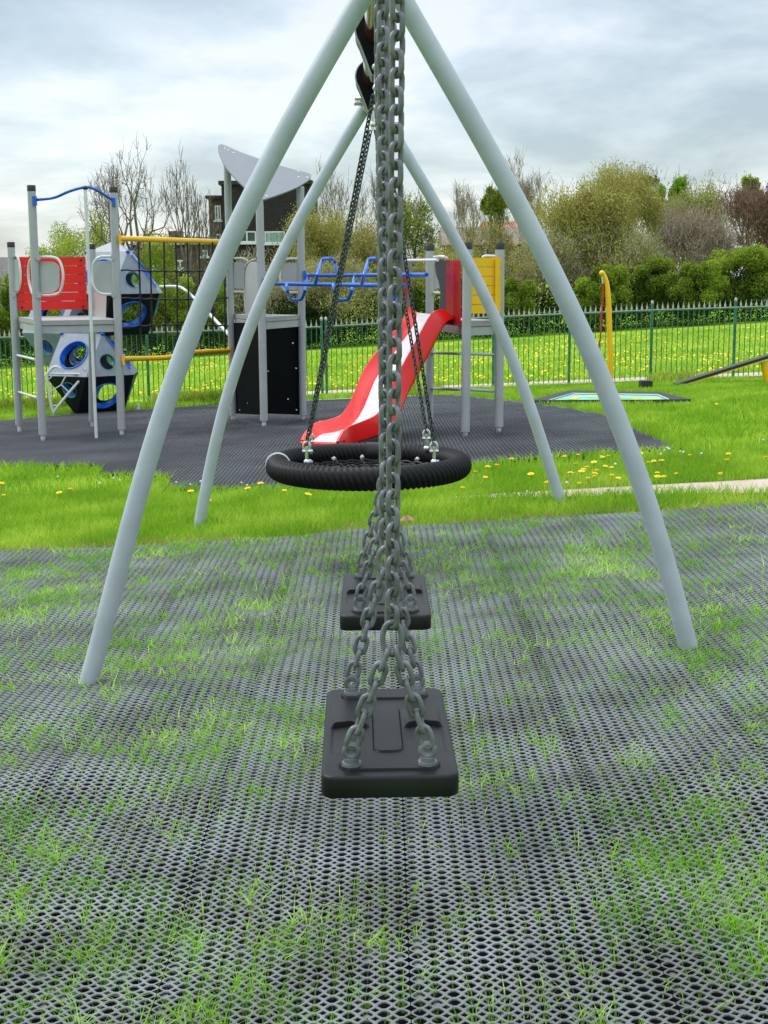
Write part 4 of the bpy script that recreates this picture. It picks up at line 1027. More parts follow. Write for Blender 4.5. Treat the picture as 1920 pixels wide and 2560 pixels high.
# ------------------------------------------------------------------ faceted climber
YG = G(250, 1030).y+.35
print('gem Y', YG)
gem = thing('faceted_climber', 'faceted climbing blocks with round blue rimmed holes behind the left tower', 'climber', G(240, 1030))
def cubocta(cpx, cpy, Y, Rpx, th, mats, cap=False, parent=gem):
    c = P(cpx, cpy, Y); R0 = Rpx/FPX*Y; a = R0
    def v(ang, r, z): t = R_(ang); return c+Vector((r*math.cos(t), -r*math.sin(t), z))
    hx = [v(th+60*k, a, 0) for k in range(6)]; tp = [v(th+30+120*k, a/math.sqrt(3), .816*a) for k in range(3)]; bt = [v(th-30+120*k, a/math.sqrt(3), -.816*a) for k in range(3)]
    faces = []
    for k in range(3):
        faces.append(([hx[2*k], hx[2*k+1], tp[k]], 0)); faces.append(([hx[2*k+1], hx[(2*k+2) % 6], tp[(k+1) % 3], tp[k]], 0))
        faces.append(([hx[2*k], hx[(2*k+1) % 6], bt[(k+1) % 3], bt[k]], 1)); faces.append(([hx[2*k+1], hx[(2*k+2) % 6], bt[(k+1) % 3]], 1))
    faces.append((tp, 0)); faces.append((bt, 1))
    if cap:
        ap = c+Vector((0, 0, .816*a+.23*a)); faces = faces[:-2]+[([tp[k], tp[(k+1) % 3], ap], 2) for k in range(3)]+[(bt, 1)]
    MBs = [MB(), MB()]
    for vs_, up in faces:
        cen = sum(vs_, Vector())/len(vs_); nrm = (vs_[1]-vs_[0]).cross(vs_[2]-vs_[0]).normalized()
        if nrm.dot(cen-c) < 0: nrm = -nrm; vs_ = vs_[::-1]
        if up == 2:
            MBs[0].prism(vs_, -nrm*.02); continue
        rh = a*(.315 if len(vs_) == 4 else .165)
        u = (vs_[1]-vs_[0]).normalized(); w_ = nrm.cross(u); N = 32
        circ = [cen+(u*math.cos(2*math.pi*k/N)+w_*math.sin(2*math.pi*k/N))*rh for k in range(N)]
        # outer loop sampled along same angles
        outl = []
        for k in range(N):
            d = (u*math.cos(2*math.pi*k/N)+w_*math.sin(2*math.pi*k/N)); best = 9
            for j in range(len(vs_)):
                p1, p2 = vs_[j], vs_[(j+1) % len(vs_)]; en = (p2-p1).cross(nrm); dd = d.dot(en)
                if dd*((p1-cen).dot(en)) > 0: best = min(best, (p1-cen).dot(en)/dd)
            outl.append(cen+d*best*.992)
        # pull nearest samples on the true corners
        for q_ in vs_:
            k = max(range(N), key=lambda k: (outl[k]-cen).normalized().dot((q_-cen).normalized())); outl[k] = cen+(q_-cen)*.992
        V = outl+circ+[p-nrm*.02 for p in outl]+[p-nrm*.03 for p in circ]
        F = []
        for k in range(N):
            l = (k+1) % N; F += [(k, l, N+l, N+k), (N+k, N+l, 3*N+l, 3*N+k), (2*N+k, 3*N+k, 3*N+l, 2*N+l), (k, 2*N+k, 2*N+l, l)]
        MBs[up].add([tuple(p) for p in V], F)
        bigf = len(vs_) == 4
        rm = MB(); lay3 = [[cen+(p-cen)*k_+nrm*z_ for p in circ] for k_, z_ in (((1.05, .002), (1.03, .014), (.97, .014), (.93, -.01), (.92, -.09)) if bigf else ((1.03, .002), (1.0, .008), (.95, .004), (.93, -.06)))]
        rm.add([tuple(p) for l3 in lay3 for p in l3], [(j*N+k, j*N+(k+1) % N, (j+1)*N+(k+1) % N, (j+1)*N+k) for j in range(len(lay3)-1) for k in range(N)])
        build('hole_rim', rm, M['blue'] if bigf else M['teal'], parent)
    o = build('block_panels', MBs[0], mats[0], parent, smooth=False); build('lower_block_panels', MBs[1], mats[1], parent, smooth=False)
    for p in tp:
        m2 = MB(); m2.sphere(p, .034, 6, (1, 1, .8)); build('corner_joint', m2, M['blue'], parent)
    m2 = MB(); m2.tube([lineclip(hx[0], tp[0], .12)+Vector((.01, 0, .01)), lineclip(hx[0], tp[0], .9)+Vector((.01, 0, .01))], .011, 6)
    build('edge_strip', m2, M['blue'], parent)
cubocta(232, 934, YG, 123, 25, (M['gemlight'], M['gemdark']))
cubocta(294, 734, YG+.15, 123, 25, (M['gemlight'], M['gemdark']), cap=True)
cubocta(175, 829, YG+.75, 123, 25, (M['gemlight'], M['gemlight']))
rail([P(400, 717, YG), P(445, 717, YG-.2), P(466, 728, YG-.4), P(490, 750, YG-.6), P(577, 842, YC1+.05)], .021, M['white'], 'link_tube', gem)
mb = MB(); mb.tube([P(392, 1010, YG+.1)+Vector((-.28, 0, 0)), P(392, 1024, YG+.1)+Vector((-.28, 0, -.05))], .03, 12); build('support_foot', mb, M['white'], gem)
YT = YG-.62
tri = [P(*p, YT) for p in ((150, 922), (143, 917), (132, 919), (121, 931), (118, 940), (123, 980), (132, 1030), (140, 1022), (170, 985), (200, 950), (212, 936), (214, 926), (210, 921))]
mb = MB(); mb.tube(smooth_path(tri, 3), .019, 8); mb.tube([P(120, 934, YT), P(212, 935, YT)], .013, 8); mb.cyl(P(133, 1028, YT), P(133, 1034, YT)-Vector((0, 0, .06)), .011, 8)
for a, b in (((153, 962), (166, 937)), ((153, 962), (128, 978)), ((153, 962), (172, 980)), ((123, 948), (130, 940)), ((203, 946), (199, 938)), ((133, 1014), (142, 1013))): mb.cyl(P(*a, YT), P(*b, YT), .0085, 7)
build('triangular_foothold', mb, M['white'], gem)

# ------------------------------------------------------------------ fence
YFn = 22.0
fx = [(-6.9, -.77)]
def fz(x): return float(np.interp(x, [-7.5, -6.4, -1.27, 1.8, 4.5, 6.4, 8], [-.79, -.75, -.63, -.48, -.385, -.34, -.30]))
postx = sorted([P(px, 900, YFn).x for px in (-60, 152, 369, 588, 805, 816, 1035, 1233, 1423, 1627, 1834, 2040)])
fe_o = thing('railing_fence', 'green metal railing fence with pale spear tips between playground and field', 'fence', (0, YFn, fz(0)))
hR = 1.145
def fpanel(x0, x1, nbar, parent, name='railing'):
    mb = MB(); mt = MB()
    for k in range(1, nbar):
        x = x0+(x1-x0)*k/nbar; z0 = fz(x)
        mb.box((x, YFn, z0+hR/2+.02), (.0125, .0125, hR)); zt = z0+hR
        mt.add([(x-.008, YFn-.008, zt), (x+.008, YFn-.008, zt), (x+.008, YFn+.008, zt), (x-.008, YFn+.008, zt), (x-.016, YFn-.009, zt+.045), (x+.016, YFn-.009, zt+.045), (x+.016, YFn+.009, zt+.045), (x-.016, YFn+.009, zt+.045),
                (x-.006, YFn-.006, zt+.085), (x+.006, YFn-.006, zt+.085), (x+.006, YFn+.006, zt+.085), (x-.006, YFn+.006, zt+.085), (x, YFn, zt+.14)],
               [(0,1,5,4),(1,2,6,5),(2,3,7,6),(3,0,4,7),(4,5,9,8),(5,6,10,9),(6,7,11,10),(7,4,8,11),(8,9,12),(9,10,12),(10,11,12),(11,8,12)])
    for hh, r in ((hR-.006, .008),):
        a, b = Vector((x0, YFn, fz(x0)+hh)), Vector((x1, YFn, fz(x1)+hh)); mb.prism([a+Vector((0, -.018, -r)), b+Vector((0, -.018, -r)), b+Vector((0, -.018, r)), a+Vector((0, -.018, r))], (0, .036, 0))
    a, b = Vector((x0, YFn, fz(x0)+hR+.005)), Vector((x1, YFn, fz(x1)+hR+.005)); mt.prism([a+Vector((0, -.022, 0)), b+Vector((0, -.022, 0)), b+Vector((0, -.022, .014)), a+Vector((0, -.022, .014))], (0, .044, 0))
    o = build(name, mb, M['fence'], parent, smooth=False); build('spear_tips', mt, M['fencetip'], o, smooth=False)
    return o
for i in range(len(postx)-1):
    x0, x1 = postx[i], postx[i+1]
    if x1-x0 < .2: continue
    fpanel(x0, x1, max(2, int(round((x1-x0)/.0835))), fe_o)
for x in postx:
    mb = MB(); z0 = fz(x); mb.box((x, YFn, z0+.6), (.042, .042, 1.30)); o = build('fence_post', mb, M['fence'], fe_o, smooth=False)
    mb = MB(); mb.sphere((x, YFn, z0+1.275), .026, 6, (1, 1, 1.5)); build('finial', mb, M['fencetip'], o)
xg = P(811, 900, YFn).x; zg = P(811, 915, YFn).z
mb = MB(); mb.box((xg, YFn-.03, zg), (.19, .02, .016)); mb.cyl((xg, YFn-.05, zg-.01), (xg, YFn-.05, zg-.13), .008, 6); build('gate_latch', mb, mat('rusty_latch', (.24, .08, .03), .8), fe_o)

# ------------------------------------------------------------------ trampoline, seesaw, spinner pole
tc_ = sum(TR, Vector())/4
tp_ = thing('ground_trampoline', 'sunken rectangular trampoline with green bed and black rubber surround', 'trampoline', tc_)
zt = [Vector((p.x, p.y, float(g(p.x, p.y))+.03)) for p in TR]
TRin = [G(1374, 1007), G(1431, 990), G(1644, 994), G(1672, 1006)]
zi = [Vector((p.x, p.y, float(g(p.x, p.y))+.035)) for p in TRin]
mb = MB(); V = [tuple(p) for p in zt+zi]+[tuple(p-Vector((0, 0, .10))) for p in zt]+[tuple(p-Vector((0, 0, .10))) for p in zi]
F = []
for k in range(4):
    l = (k+1) % 4; F += [(k, l, 4+l, 4+k), (k, 8+k, 8+l, l), (4+k, 4+l, 12+l, 12+k)]
mb.add(V, F); build('rubber_surround', mb, M['rubber'], tp_, smooth=False)
mb = MB(); mb.tube([zi[0]+Vector((0, 0, .0)), zi[1], zi[2], zi[3]], .007, 8); build('edge_strip', mb, M['white'], tp_)
mb = MB(); mb.add([tuple(p+Vector((0, 0, -.012))) for p in zi], [(0, 1, 2, 3)]); bd = build('bed', mb, M['tramp'], tp_, smooth=False)
mb = MB()
def tl(u, v): 
    a = lineclip(zi[0], zi[3], u); b = lineclip(zi[1], zi[2], u); return lineclip(a, b, v)+Vector((0, 0, -.008))
for (u0, u1, v0, v1, m_sk) in ((.25, .62, .55, .72, .1), (.12, .2, .2, .6, .0), (.7, .95, .1, .25, .05), (.55, .8, .35, .42, .0)):
    mb.add([tuple(tl(u0, v0)), tuple(tl(u1, v0+m_sk)), tuple(tl(u1, v1+m_sk)), tuple(tl(u0, v1))], [(0, 1, 2, 3)])
build('bed_marking', mb, M['tyellow'], bd, smooth=False)
# spinner pole
bp_ = G(1524, 985); YS = 18.0
sp_ = thing('spinner_pole', 'curved yellow pole with a red rope hanging from its tip', 'spinner pole', P(1524, 962, YS))
pp = [P(x, y, YS) for x, y in ((1525, 975), (1526, 900), (1524, 839), (1522, 770), (1519, 722), (1514, 697), (1508, 683))]
q_ = smooth_path(pp, 5); mb = MB(); mb.tube(q_, np.interp(np.linspace(0, 1, len(q_)), [0, .55, 1], [.039, .037, .026]), 16); mb.sphere(P(1505, 683, YS), .038, 8); build('bent_pole', mb, M['yellowtube'], sp_)
mb = MB(); mb.cyl(P(1506, 690, YS), P(1507, 709, YS), .013, 10); build('rope_socket', mb, M['white'], sp_)
mb = MB(); mb.tube(smooth_path([P(x, y, YS) for x, y in ((1508, 707), (1507, 740), (1505, 776), (1503, 815), (1500, 850), (1494, 880), (1488, 905))], 4), .012, 8); mb.sphere(P(1487, 910, YS), .04, 6); build('rope', mb, mat('red_rope', (.45, .03, .025), .7), sp_)
# seesaw
YW = 19.2
ss = thing('seesaw', 'black seesaw plank tilted to the right on a yellow post', 'seesaw', P(1915, 958, YW))
mb = MB(); a, b = P(1693, 967, YW), P(2120, 835, YW); d = (b-a).normalized(); up = Vector((-d.z, 0, d.x))
mb.prism([a, b, b+up*.042, a+up*.042], (0, .22, 0)); build('plank', mb, mat('black_seesaw_plank', (.02, .022, .022), .5), ss, smooth=False)
mb = MB(); mb.prism([a+up*-.012+d*.05, b-up*.012, b-up*.001, a-up*.001+d*.05], (0, .22, 0)); build('plank_edge', mb, M['yellowtube'], ss, smooth=False)
mb = MB(); mb.tube([P(1918, 965, YW+.1), P(1916, 940, YW+.1), P(1909, 905, YW+.1)], .05, 14); build('pivot_post', mb, M['yellowtube'], ss)
mb = MB(); c = G(1614, 971)+Vector((0, 0, .045)); mb.box(c, (.16, .2, .12)); mb.box(c+Vector((0, 0, .064)), (.145, .185, .008)); tag(build('rubber_stop', mb, mat('black_block', (.02, .02, .022), .6), at=c, smooth=False), 'small black rubber block on the grass by the fence', 'rubber block')

# ------------------------------------------------------------------ buildings
def wbox(mb, x0, x1, y0, y1, z0, z1): mb.box(((x0+x1)/2, (y0+y1)/2, (z0+z1)/2), (x1-x0, y1-y0, z1-z0)); return mb
def window(x0, y0, x1, y1, Y, parent, mull=(.5,), curtains=False):
    a, b = P(x0, y1, Y), P(x1, y0, Y); mb = MB(); t = .07
    for (u0, u1, v0, v1) in ((a.x, b.x, a.z, a.z+t), (a.x, b.x, b.z-t, b.z), (a.x, a.x+t, a.z+t, b.z-t), (b.x-t, b.x, a.z+t, b.z-t)): wbox(mb, u0, u1, Y-.06, Y+.02, v0, v1)
    for m_ in mull: xm = a.x+(b.x-a.x)*m_; wbox(mb, xm-.04, xm+.04, Y-.055, Y+.02, a.z+t, b.z-t)
    f = build('window', mb, M['winwhite'], parent, smooth=False)
    mb = MB(); wbox(mb, a.x+t*.5, b.x-t*.5, Y-.03, Y+.01, a.z+t*.5, b.z-t*.5); build('pane', mb, M['glass'], f, smooth=False)
    mb = MB(); wbox(mb, a.x-.08, b.x+.08, Y-.12, Y, a.z-.12, a.z-.003); build('sill', mb, M['winwhite'], f, smooth=False)
    if curtains:
        mb = MB(); n = 14
        for k in range(n):
            x = a.x+t+(b.x-a.x-2*t)*(k+.5)/n
            mb.cyl((x, Y-.035, a.z+t), (x, Y-.035, b.z-t), .03+.02*(k % 2), 6)
        build('curtain', mb, mat('pale_green_curtain', (.30, .42, .38), .8), f)
YBd = 78.
bd_ = thing('dark_building', 'tall dark brick building with a flat roof and white windows', 'building', P(660, 860, YBd))
a, b = P(553, 462, YBd), P(775, 462, YBd)
mb = MB(); wbox(mb, a.x, b.x, YBd, YBd+9, -1.2, a.z); build('wall', mb, M['darkbrick'], bd_, smooth=False)
mb = MB(); wbox(mb, a.x-.15, b.x+.15, YBd-.15, YBd+9.15, a.z+.003, a.z+.22); build('roof_edge', mb, M['cap'], bd_, smooth=False)
a2, b2 = P(521, 497, YBd+1), P(553, 497, YBd+1)
mb = MB(); wbox(mb, a2.x, b2.x, YBd+1, YBd+8, -1.2, a2.z); build('side_wing', mb, M['brownbrick'], bd_, smooth=False)
mb = MB(); wbox(mb, a2.x-.15, b2.x, YBd+.8, YBd+8.2, a2.z+.003, a2.z+.18); build('wing_roof_edge', mb, M['cap'], bd_, smooth=False)
window(662, 578, 713, 608, YBd-.01, bd_, (.22, .68), True); window(538, 514, 552, 550, YBd+.99, bd_, (.5,)); window(540, 585, 552, 603, YBd+.99, bd_, ()); window(595, 578, 640, 606, YBd-.01, bd_, (.5,))
def house(label, x0, x1, ridge_y, eave_y, Y, wallm, roofm, dz=6., gable=True, wins=(), chim=None, hip=0.):
    base = P((x0+x1)/2, 860, Y); t = thing('house', label, 'house', Vector((base.x, Y, -1.0)))
    A, B = P(x0, eave_y, Y), P(x1, eave_y, Y); zr = P((x0+x1)/2, ridge_y, Y).z; ze = (A.z+B.z)/2
    mb = MB(); wbox(mb, A.x, B.x, Y, Y+dz, -1.2, ze-.004); build('wall', mb, wallm, t, smooth=False)
    o = .25; hx = (B.x-A.x)*hip
    V = [(A.x-o, Y-o, ze), (B.x+o, Y-o, ze), (B.x+o, Y+dz+o, ze), (A.x-o, Y+dz+o, ze), (A.x-o+hx, Y+dz/2, zr), (B.x+o-hx, Y+dz/2, zr)]
    mb = MB(); mb.add(V, [(0, 1, 5, 4), (2, 3, 4, 5), (1, 2, 5), (3, 0, 4), (3, 2, 1, 0)]); rf = build('roof', mb, roofm, t, smooth=False)
    if chim:
        c = P(chim[0], chim[1], Y+dz/2); mb = MB(); wbox(mb, c.x-.35, c.x+.35, Y+dz/2-.3, Y+dz/2+.3, zr-.6, c.z); build('chimney', mb, wallm, rf, smooth=False)
    for w2 in wins: window(*w2, Y-.01, t, (.5,))
    return t
house('low grey slate roofed house at the far left edge', -60, 100, 640, 712, 66, M['brownbrick'], M['slate'], 7, wins=((60, 722, 84, 745),))
house('small slate roofed outbuilding in front of the left house', -70, 52, 716, 770, 60, M['brownbrick'], M['slate'], 4)
house('long brown brick terrace behind the climbing net', 330, 525, 588, 612, 68, M['brownbrick'], M['slate'], 6, wins=((505, 625, 519, 640), (440, 650, 462, 672), (382, 650, 404, 672)), chim=(440, 578), hip=.12)
house('grey roofed house with its wall hidden by bare trees, right of the chains', 1118, 1330, 562, 612, 68, M['brownbrick'], mat('brown_concrete_tile', (.20, .16, .125), .9, var=.2, scale=2), 6)
house('red tiled roof peeping above the grey roofed house', 1216, 1300, 549, 572, 78, M['brownbrick'], M['tile'], 5, hip=.1)
house('faded red roofed house seen through the twigs at right', 1500, 1570, 540, 575, 72, M['brownbrick'], M['tile'], 5, hip=.2)
def lamp(px, y0, Y, label):
    b = P(px, 860, Y); b.z = float(g(b.x, Y)); t = thing('street_lamp', label, 'street lamp', b); tp2 = P(px, y0, Y)
    mb = MB(); mb.tube([b, Vector((b.x, Y, tp2.z))], [.08, .05], 10); build('lamp_post', mb, M['post'], t)
    mb = MB(); mb.box(tp2+Vector((.12, 0, .03)), (.5, .25, .12)); build('lamp_head', mb, M['winwhite'], t, smooth=False)
lamp(1907, 590, 58, 'white headed street lamp above the shrubs at far right')
lamp(1213, 606, 60, 'small street lamp in front of the grey roofed house')

# ------------------------------------------------------------------ trees
def grow(seed, side=.55, **kw): return grow_(seed, side=side, **kw)
def grow_(seed, levels=6, spread=.55, up=.25, split=(2, 3), start=.28,  taper=.72, upright=0., trunk_lean=0., side=.55):
    r = random.Random(seed); segs = []
    def rec(p, d, L, rad, lev):
        nseg = 3 if lev < 3 else 2
        q = p; dd = d
        for s in range(nseg):
            dd = (dd+Vector((r.gauss(0, .13), r.gauss(0, .13), r.gauss(0, .07)+up*.12))).normalized()
            q2 = q+dd*L/nseg; r2 = rad*(1-.10*(s+1)); segs.append((q, q2, rad*(1-.10*s), r2, lev)); 
            if lev >= 2 and r.random() < side and lev < levels:
                sd = (dd+Vector((r.gauss(0, 1), r.gauss(0, 1), r.gauss(0, .6)))*spread*1.1).normalized(); rec(q2, sd, L*.55, rad*.45, max(lev+1, levels-1))
            q = q2
        if lev >= levels: return
        n = r.choice(split) if lev > 0 else split[-1]+1
        ph = r.uniform(0, 6.28)
        for k in range(n):
            a = ph+2*math.pi*k/n+r.uniform(-.4, .4); sp2 = spread*r.uniform(.6, 1.25)*(1.15 if lev < 2 else 1)
            o_ = dd.orthogonal().normalized(); o2 = dd.cross(o_); nd = (dd+(o_*math.cos(a)+o2*math.sin(a))*sp2+Vector((0, 0, upright))).normalized()
            rec(q, nd, L*taper*r.uniform(.8, 1.15), r2*.68, lev+1)
    rec(Vector((0, 0, 0)), Vector((trunk_lean, 0, 1)).normalized(), start, .03, 0)
    return segs
def seg_mesh(A, B, ra, rb):
    d = B-A; L = np.linalg.norm(d, axis=1, keepdims=True)+1e-9; d = d/L
    ref = np.where(np.abs(d[:, 2:3]) > .9, np.array([[1., 0, 0]]), np.array([[0, 0, 1.]])); u = np.cross(d, ref); u /= np.linalg.norm(u, axis=1, keepdims=True)+1e-9; w2 = np.cross(d, u)
    V = []
    for (c, rr) in ((A, ra), (B, rb)):
        for k in range(3):
            a = 2*np.pi*k/3; V.append(c+(u*np.cos(a)+w2*np.sin(a))*rr[:, None])
    V = np.stack(V, 1); n = len(A); i = np.arange(n)*6
    q = np.concatenate([np.stack([i+k, i+(k+1) % 3, i+3+(k+1) % 3, i+3+k], 1) for k in range(3)])
    return V.reshape(-1, 3), q
def leaves_mesh(C, size, r):
    n = len(C); a = r.normal(size=(n, 3)); a /= np.linalg.norm(a, axis=1, keepdims=True); b = np.cross(a, r.normal(size=(n, 3))); b /= np.linalg.norm(b, axis=1, keepdims=True)
    s = size[:, None]*.5
    V = np.stack([C-a*s, C+b*s*.55, C+a*s, C-b*s*.55], 1).reshape(-1, 3)
    return V, np.arange(n*4).reshape(-1, 4)
def tree(label, cat, name, px, base_py, top_py, hw_px, Y, kind, seed, leafm=None, bark=None, nl=5000, ntw=1500, lsize=.10, tw=.018, clump=.16, group=None, levels=5, crown_lo=.25, minr=.008, spread=.55, upright=.05, rad=1., crownz=1.0, asp=1., start=.30):
    c = P(px, base_py, Y); z0 = float(g(c.x, Y)); z1 = P(px, top_py, Y).z; H = z1-z0; HW = hw_px/FPX*Y
    base = Vector((c.x, Y, z0)); t = thing(name, label, cat, base, group)
    r = np.random.default_rng(seed)
    segs = grow(seed, side=.22 if kind == 'bare' else .5, levels=levels, spread=spread, up=.25, split=(2, 3), start=start, taper=.74, upright=upright)
    A = np.array([s[0] for s in segs]); B = np.array([s[1] for s in segs]); ra = np.array([s[2] for s in segs]); rb = np.array([s[3] for s in segs])
    mx = np.percentile(np.abs(B[:, :2]), 93 if kind == 'bare' else 96, axis=0).max(); mz = np.percentile(B[:, 2], 99.0)
    S3 = np.array([HW/mx*.95, HW/mx*.95*asp, H/mz*.98]); A = A*S3; B = B*S3; ra = np.maximum(ra*H*rad*.85, minr); rb = np.maximum(rb*H*rad*.85, minr*.8)
    V, q = seg_mesh(A+np.array(base), B+np.array(base), ra, rb)
    if kind in ('bare', 'twiggy', 'leafy'):
        fast_mesh('trunk', V, q, None, bark or M['bark'], t)
    tips = B[np.array([s[4] >= levels-1 for s in segs])]
    # clumps
    ncl = 34; th = r.uniform(0, 2*np.pi, ncl*3); cz = r.uniform(-1, 1, ncl*3); rr = r.uniform(.35, 1, ncl*3)**.5
    E = np.stack([rr*np.sqrt(1-cz**2*.9)*np.cos(th), rr*np.sqrt(1-cz**2*.9)*np.sin(th), cz*rr], 1)[:ncl]
    lo = crown_lo; CZ = (1+lo)/2; HZ = (1-lo)/2
    CC = E*np.array([HW*.86, HW*.86*asp, H*HZ*.86])+np.array([0, 0, H*CZ])
    def crown_pts(n, sg):
        if kind == 'bare': return tips[r.integers(0, len(tips), n)]+r.normal(size=(n, 3))*H*.006
        if kind == 'leafy' or kind == 'twiggy':
            pick = tips[r.integers(0, len(tips), n)]; k = r.random(n) < ((.55 if crown_lo < .4 else .08) if kind == 'leafy' else .75); p2 = CC[r.integers(0, ncl, n)]
            p = np.where(k[:, None], pick, p2)
        else: p = CC[r.integers(0, ncl, n)]
        gg = r.normal(size=(n, 3)); gn = np.linalg.norm(gg, axis=1, keepdims=True); gg = gg*np.minimum(1, (1.5+.7*r.random((n, 1)))/gn)
        return p+gg*np.array([HW, HW*asp, min(H*.5*crownz, HW*1.6)])*sg
    if ntw:
        p = crown_pts(ntw, clump*.9); d = r.normal(size=(ntw, 3))*np.array([.6, .6, .35])+np.array([0, 0, .9]); d += (p-np.array([0, 0, H*.4]))/H*.9
        d /= np.linalg.norm(d, axis=1, keepdims=True); L = r.uniform(.25, .7, (ntw, 1))*H*.13
        m1 = p+d*L*.5; e = m1+(d+r.normal(size=(ntw, 3))*.35)*L*.5
        rd = np.full(ntw, tw*.5); V1, q1 = seg_mesh(np.concatenate([p, m1])+np.array(base), np.concatenate([m1, e])+np.array(base), np.concatenate([rd, rd*.8]), np.concatenate([rd*.8, rd*.35]))
        fast_mesh('twigs', V1, q1, None, bark or M['bark'], t)['kind'] = 'stuff'
    if nl and leafm:
        p = crown_pts(nl, clump); p[:, 2] = np.maximum(p[:, 2], .05)
        V2, q2 = leaves_mesh(p+np.array(base), r.uniform(.6, 1.3, nl)*lsize, r)
        fast_mesh('crown', V2, q2, None, leafm, t)
    return t
TG = 'trees beyond the field'
# bare trees
tree('large bare tree with a spreading dark branch crown behind the left tower', 'tree', 'bare_tree', 335, 850, 372, 125, 52, 'bare', 101, bark=M['bark'], nl=0, ntw=260, tw=.014, levels=6, group=TG, minr=.009, rad=1.5, spread=.95, upright=.16, start=.75)
tree('slim bare tree between the large bare tree and the grey roof panel', 'tree', 'bare_tree', 466, 850, 392, 62, 54, 'bare', 102, bark=M['bark'], nl=0, ntw=60, tw=.014, levels=5, group=TG, minr=.009, rad=.8, upright=.14, spread=.7, start=.7)
tree('short bare tree just left of the dark building', 'tree', 'bare_tree', 520, 850, 486, 46, 55, 'bare', 103, bark=M['bark'], nl=0, ntw=120, tw=.014, levels=5, group=TG, minr=.009, rad=.8, start=.6, upright=.2)
tree('pale thin bare tree just right of the hanging chains', 'tree', 'bare_tree', 1152, 850, 462, 50, 56, 'bare', 104, bark=M['barkpale'], nl=0, ntw=500, tw=.014, levels=5, group=TG, minr=.007, rad=.4, upright=.4)
tree('tall pale bare tree behind the right swing leg', 'tree', 'bare_tree', 1335, 850, 392, 68, 58, 'bare', 105, bark=M['barkpale'], nl=0, ntw=900, tw=.016, levels=6, group=TG, minr=.008, rad=.5, upright=.35, spread=.42)
tree('bare twiggy tree rising behind the basket chains', 'tree', 'bare_tree', 850, 850, 418, 75, 58, 'bare', 106, bark=M['bark'], nl=900, leafm=M['lfolive'], lsize=.06, ntw=400, tw=.014, levels=5, group=TG, minr=.008, rad=.6, upright=.2)
tree('bare tree with fine tan twigs right of the basket chains', 'tree', 'bare_tree', 960, 850, 430, 70, 59, 'bare', 116, bark=M['bark'], nl=0, ntw=350, tw=.014, levels=5, group=TG, minr=.008, rad=.6, upright=.1, start=.5)
# olive twiggy
tree('broad olive green budding tree behind the right post of the centre tower', 'tree', 'budding_tree', 790, 850, 545, 110, 50, 'twiggy', 107, M['lfolive'], M['barkolive'], 22000, 2600, .072, .02, .15, TG, crown_lo=.15)
tree('olive budding tree between the chains and the slide tower', 'tree', 'budding_tree', 905, 850, 560, 90, 51, 'twiggy', 108, M['lfolive'], M['barkolive'], 15000, 2200, .072, .02, .15, TG, crown_lo=.1)
tree('ivy covered tree right behind the hanging chains', 'tree', 'leafy_tree', 1045, 850, 485, 62, 52, 'leafy', 109, M['lfgreen'], M['bark'], 5200, 700, .10, .02, .11, TG, crown_lo=.1)
tree('small tree with a rounded dark ivy clump at its top', 'tree', 'leafy_tree', 1236, 850, 470, 42, 55, 'leafy', 110, M['lfgreen'], M['bark'], 16000, 200, .09, .02, .09, TG, crown_lo=.80)
tree('thin brown scrub tree under the ivy clump', 'tree', 'budding_tree', 1230, 850, 560, 80, 52, 'twiggy', 117, M['lfolive'], M['barkolive'], 1800, 1500, .08, .018, .17, TG, crown_lo=.2)
tree('wide olive budding tree right of the upper right swing leg', 'tree', 'budding_tree', 1470, 850, 448, 118, 50, 'twiggy', 111, M['lfolive'], M['barkolive'], 34000, 2600, .075, .02, .13, TG, levels=6, crown_lo=.12)
tree('second olive budding tree in the middle of the right tree line', 'tree', 'budding_tree', 1600, 850, 436, 112, 53, 'twiggy', 112, M['lfolive'], M['barkolive'], 32000, 2600, .075, .02, .13, TG, levels=6, crown_lo=.12)
tree('fresh bright green tree top behind the olive trees', 'tree', 'leafy_tree', 1668, 850, 440, 66, 62, 'leafy', 113, M['lfbright'], M['bark'], 22000, 100, .11, .02, .09, TG, crown_lo=.5)
tree('lower tree with loose green twigs right of the bright green top', 'tree', 'budding_tree', 1722, 850, 470, 80, 58, 'twiggy', 114, M['lfyel'], M['barkolive'], 14000, 1600, .075, .02, .16, TG, crown_lo=.3)
tree('reddish brown dome shaped bare tree at the far right', 'tree', 'bare_tree', 1862, 850, 482, 92, 54, 'twiggy', 115, M['lfbrown'], M['barkred'], 5000, 4200, .07, .02, .14, TG, levels=6, crown_lo=.3)
tree('dark conifer top poking out over the right tree line', 'tree', 'conifer', 1768, 850, 520, 17, 66, 'leafy', 118, M['lfconif'], M['bark'], 2200, 0, .16, .02, .16, TG, crown_lo=.7)
tree('pale green broad tree top behind the reddish brown tree', 'tree', 'leafy_tree', 1858, 850, 438, 36, 72, 'leafy', 119, M['lfyel'], M['bark'], 14000, 0, .12, .02, .10, TG, crown_lo=.7)
tree('blue green conifer top at the right edge of the photo', 'tree', 'conifer', 1895, 850, 450, 42, 70, 'leafy', 120, M['lfconif'], M['bark'], 15000, 0, .12, .02, .10, TG, crown_lo=.6)
tree('dark pine top behind the olive budding trees', 'tree', 'conifer', 1612, 850, 436, 30, 68, 'leafy', 121, M['lfconif'], M['bark'], 2000, 0, .15, .02, .15, TG, crown_lo=.7)
tree('grey brown thicket in the middle of the right tree line', 'thicket', 'budding_tree', 1540, 850, 560, 130, 49, 'twiggy', 122, M['lfolive'], M['barkpale'], 14000, 2600, .065, .022, .17, TG, levels=6, crown_lo=.0)
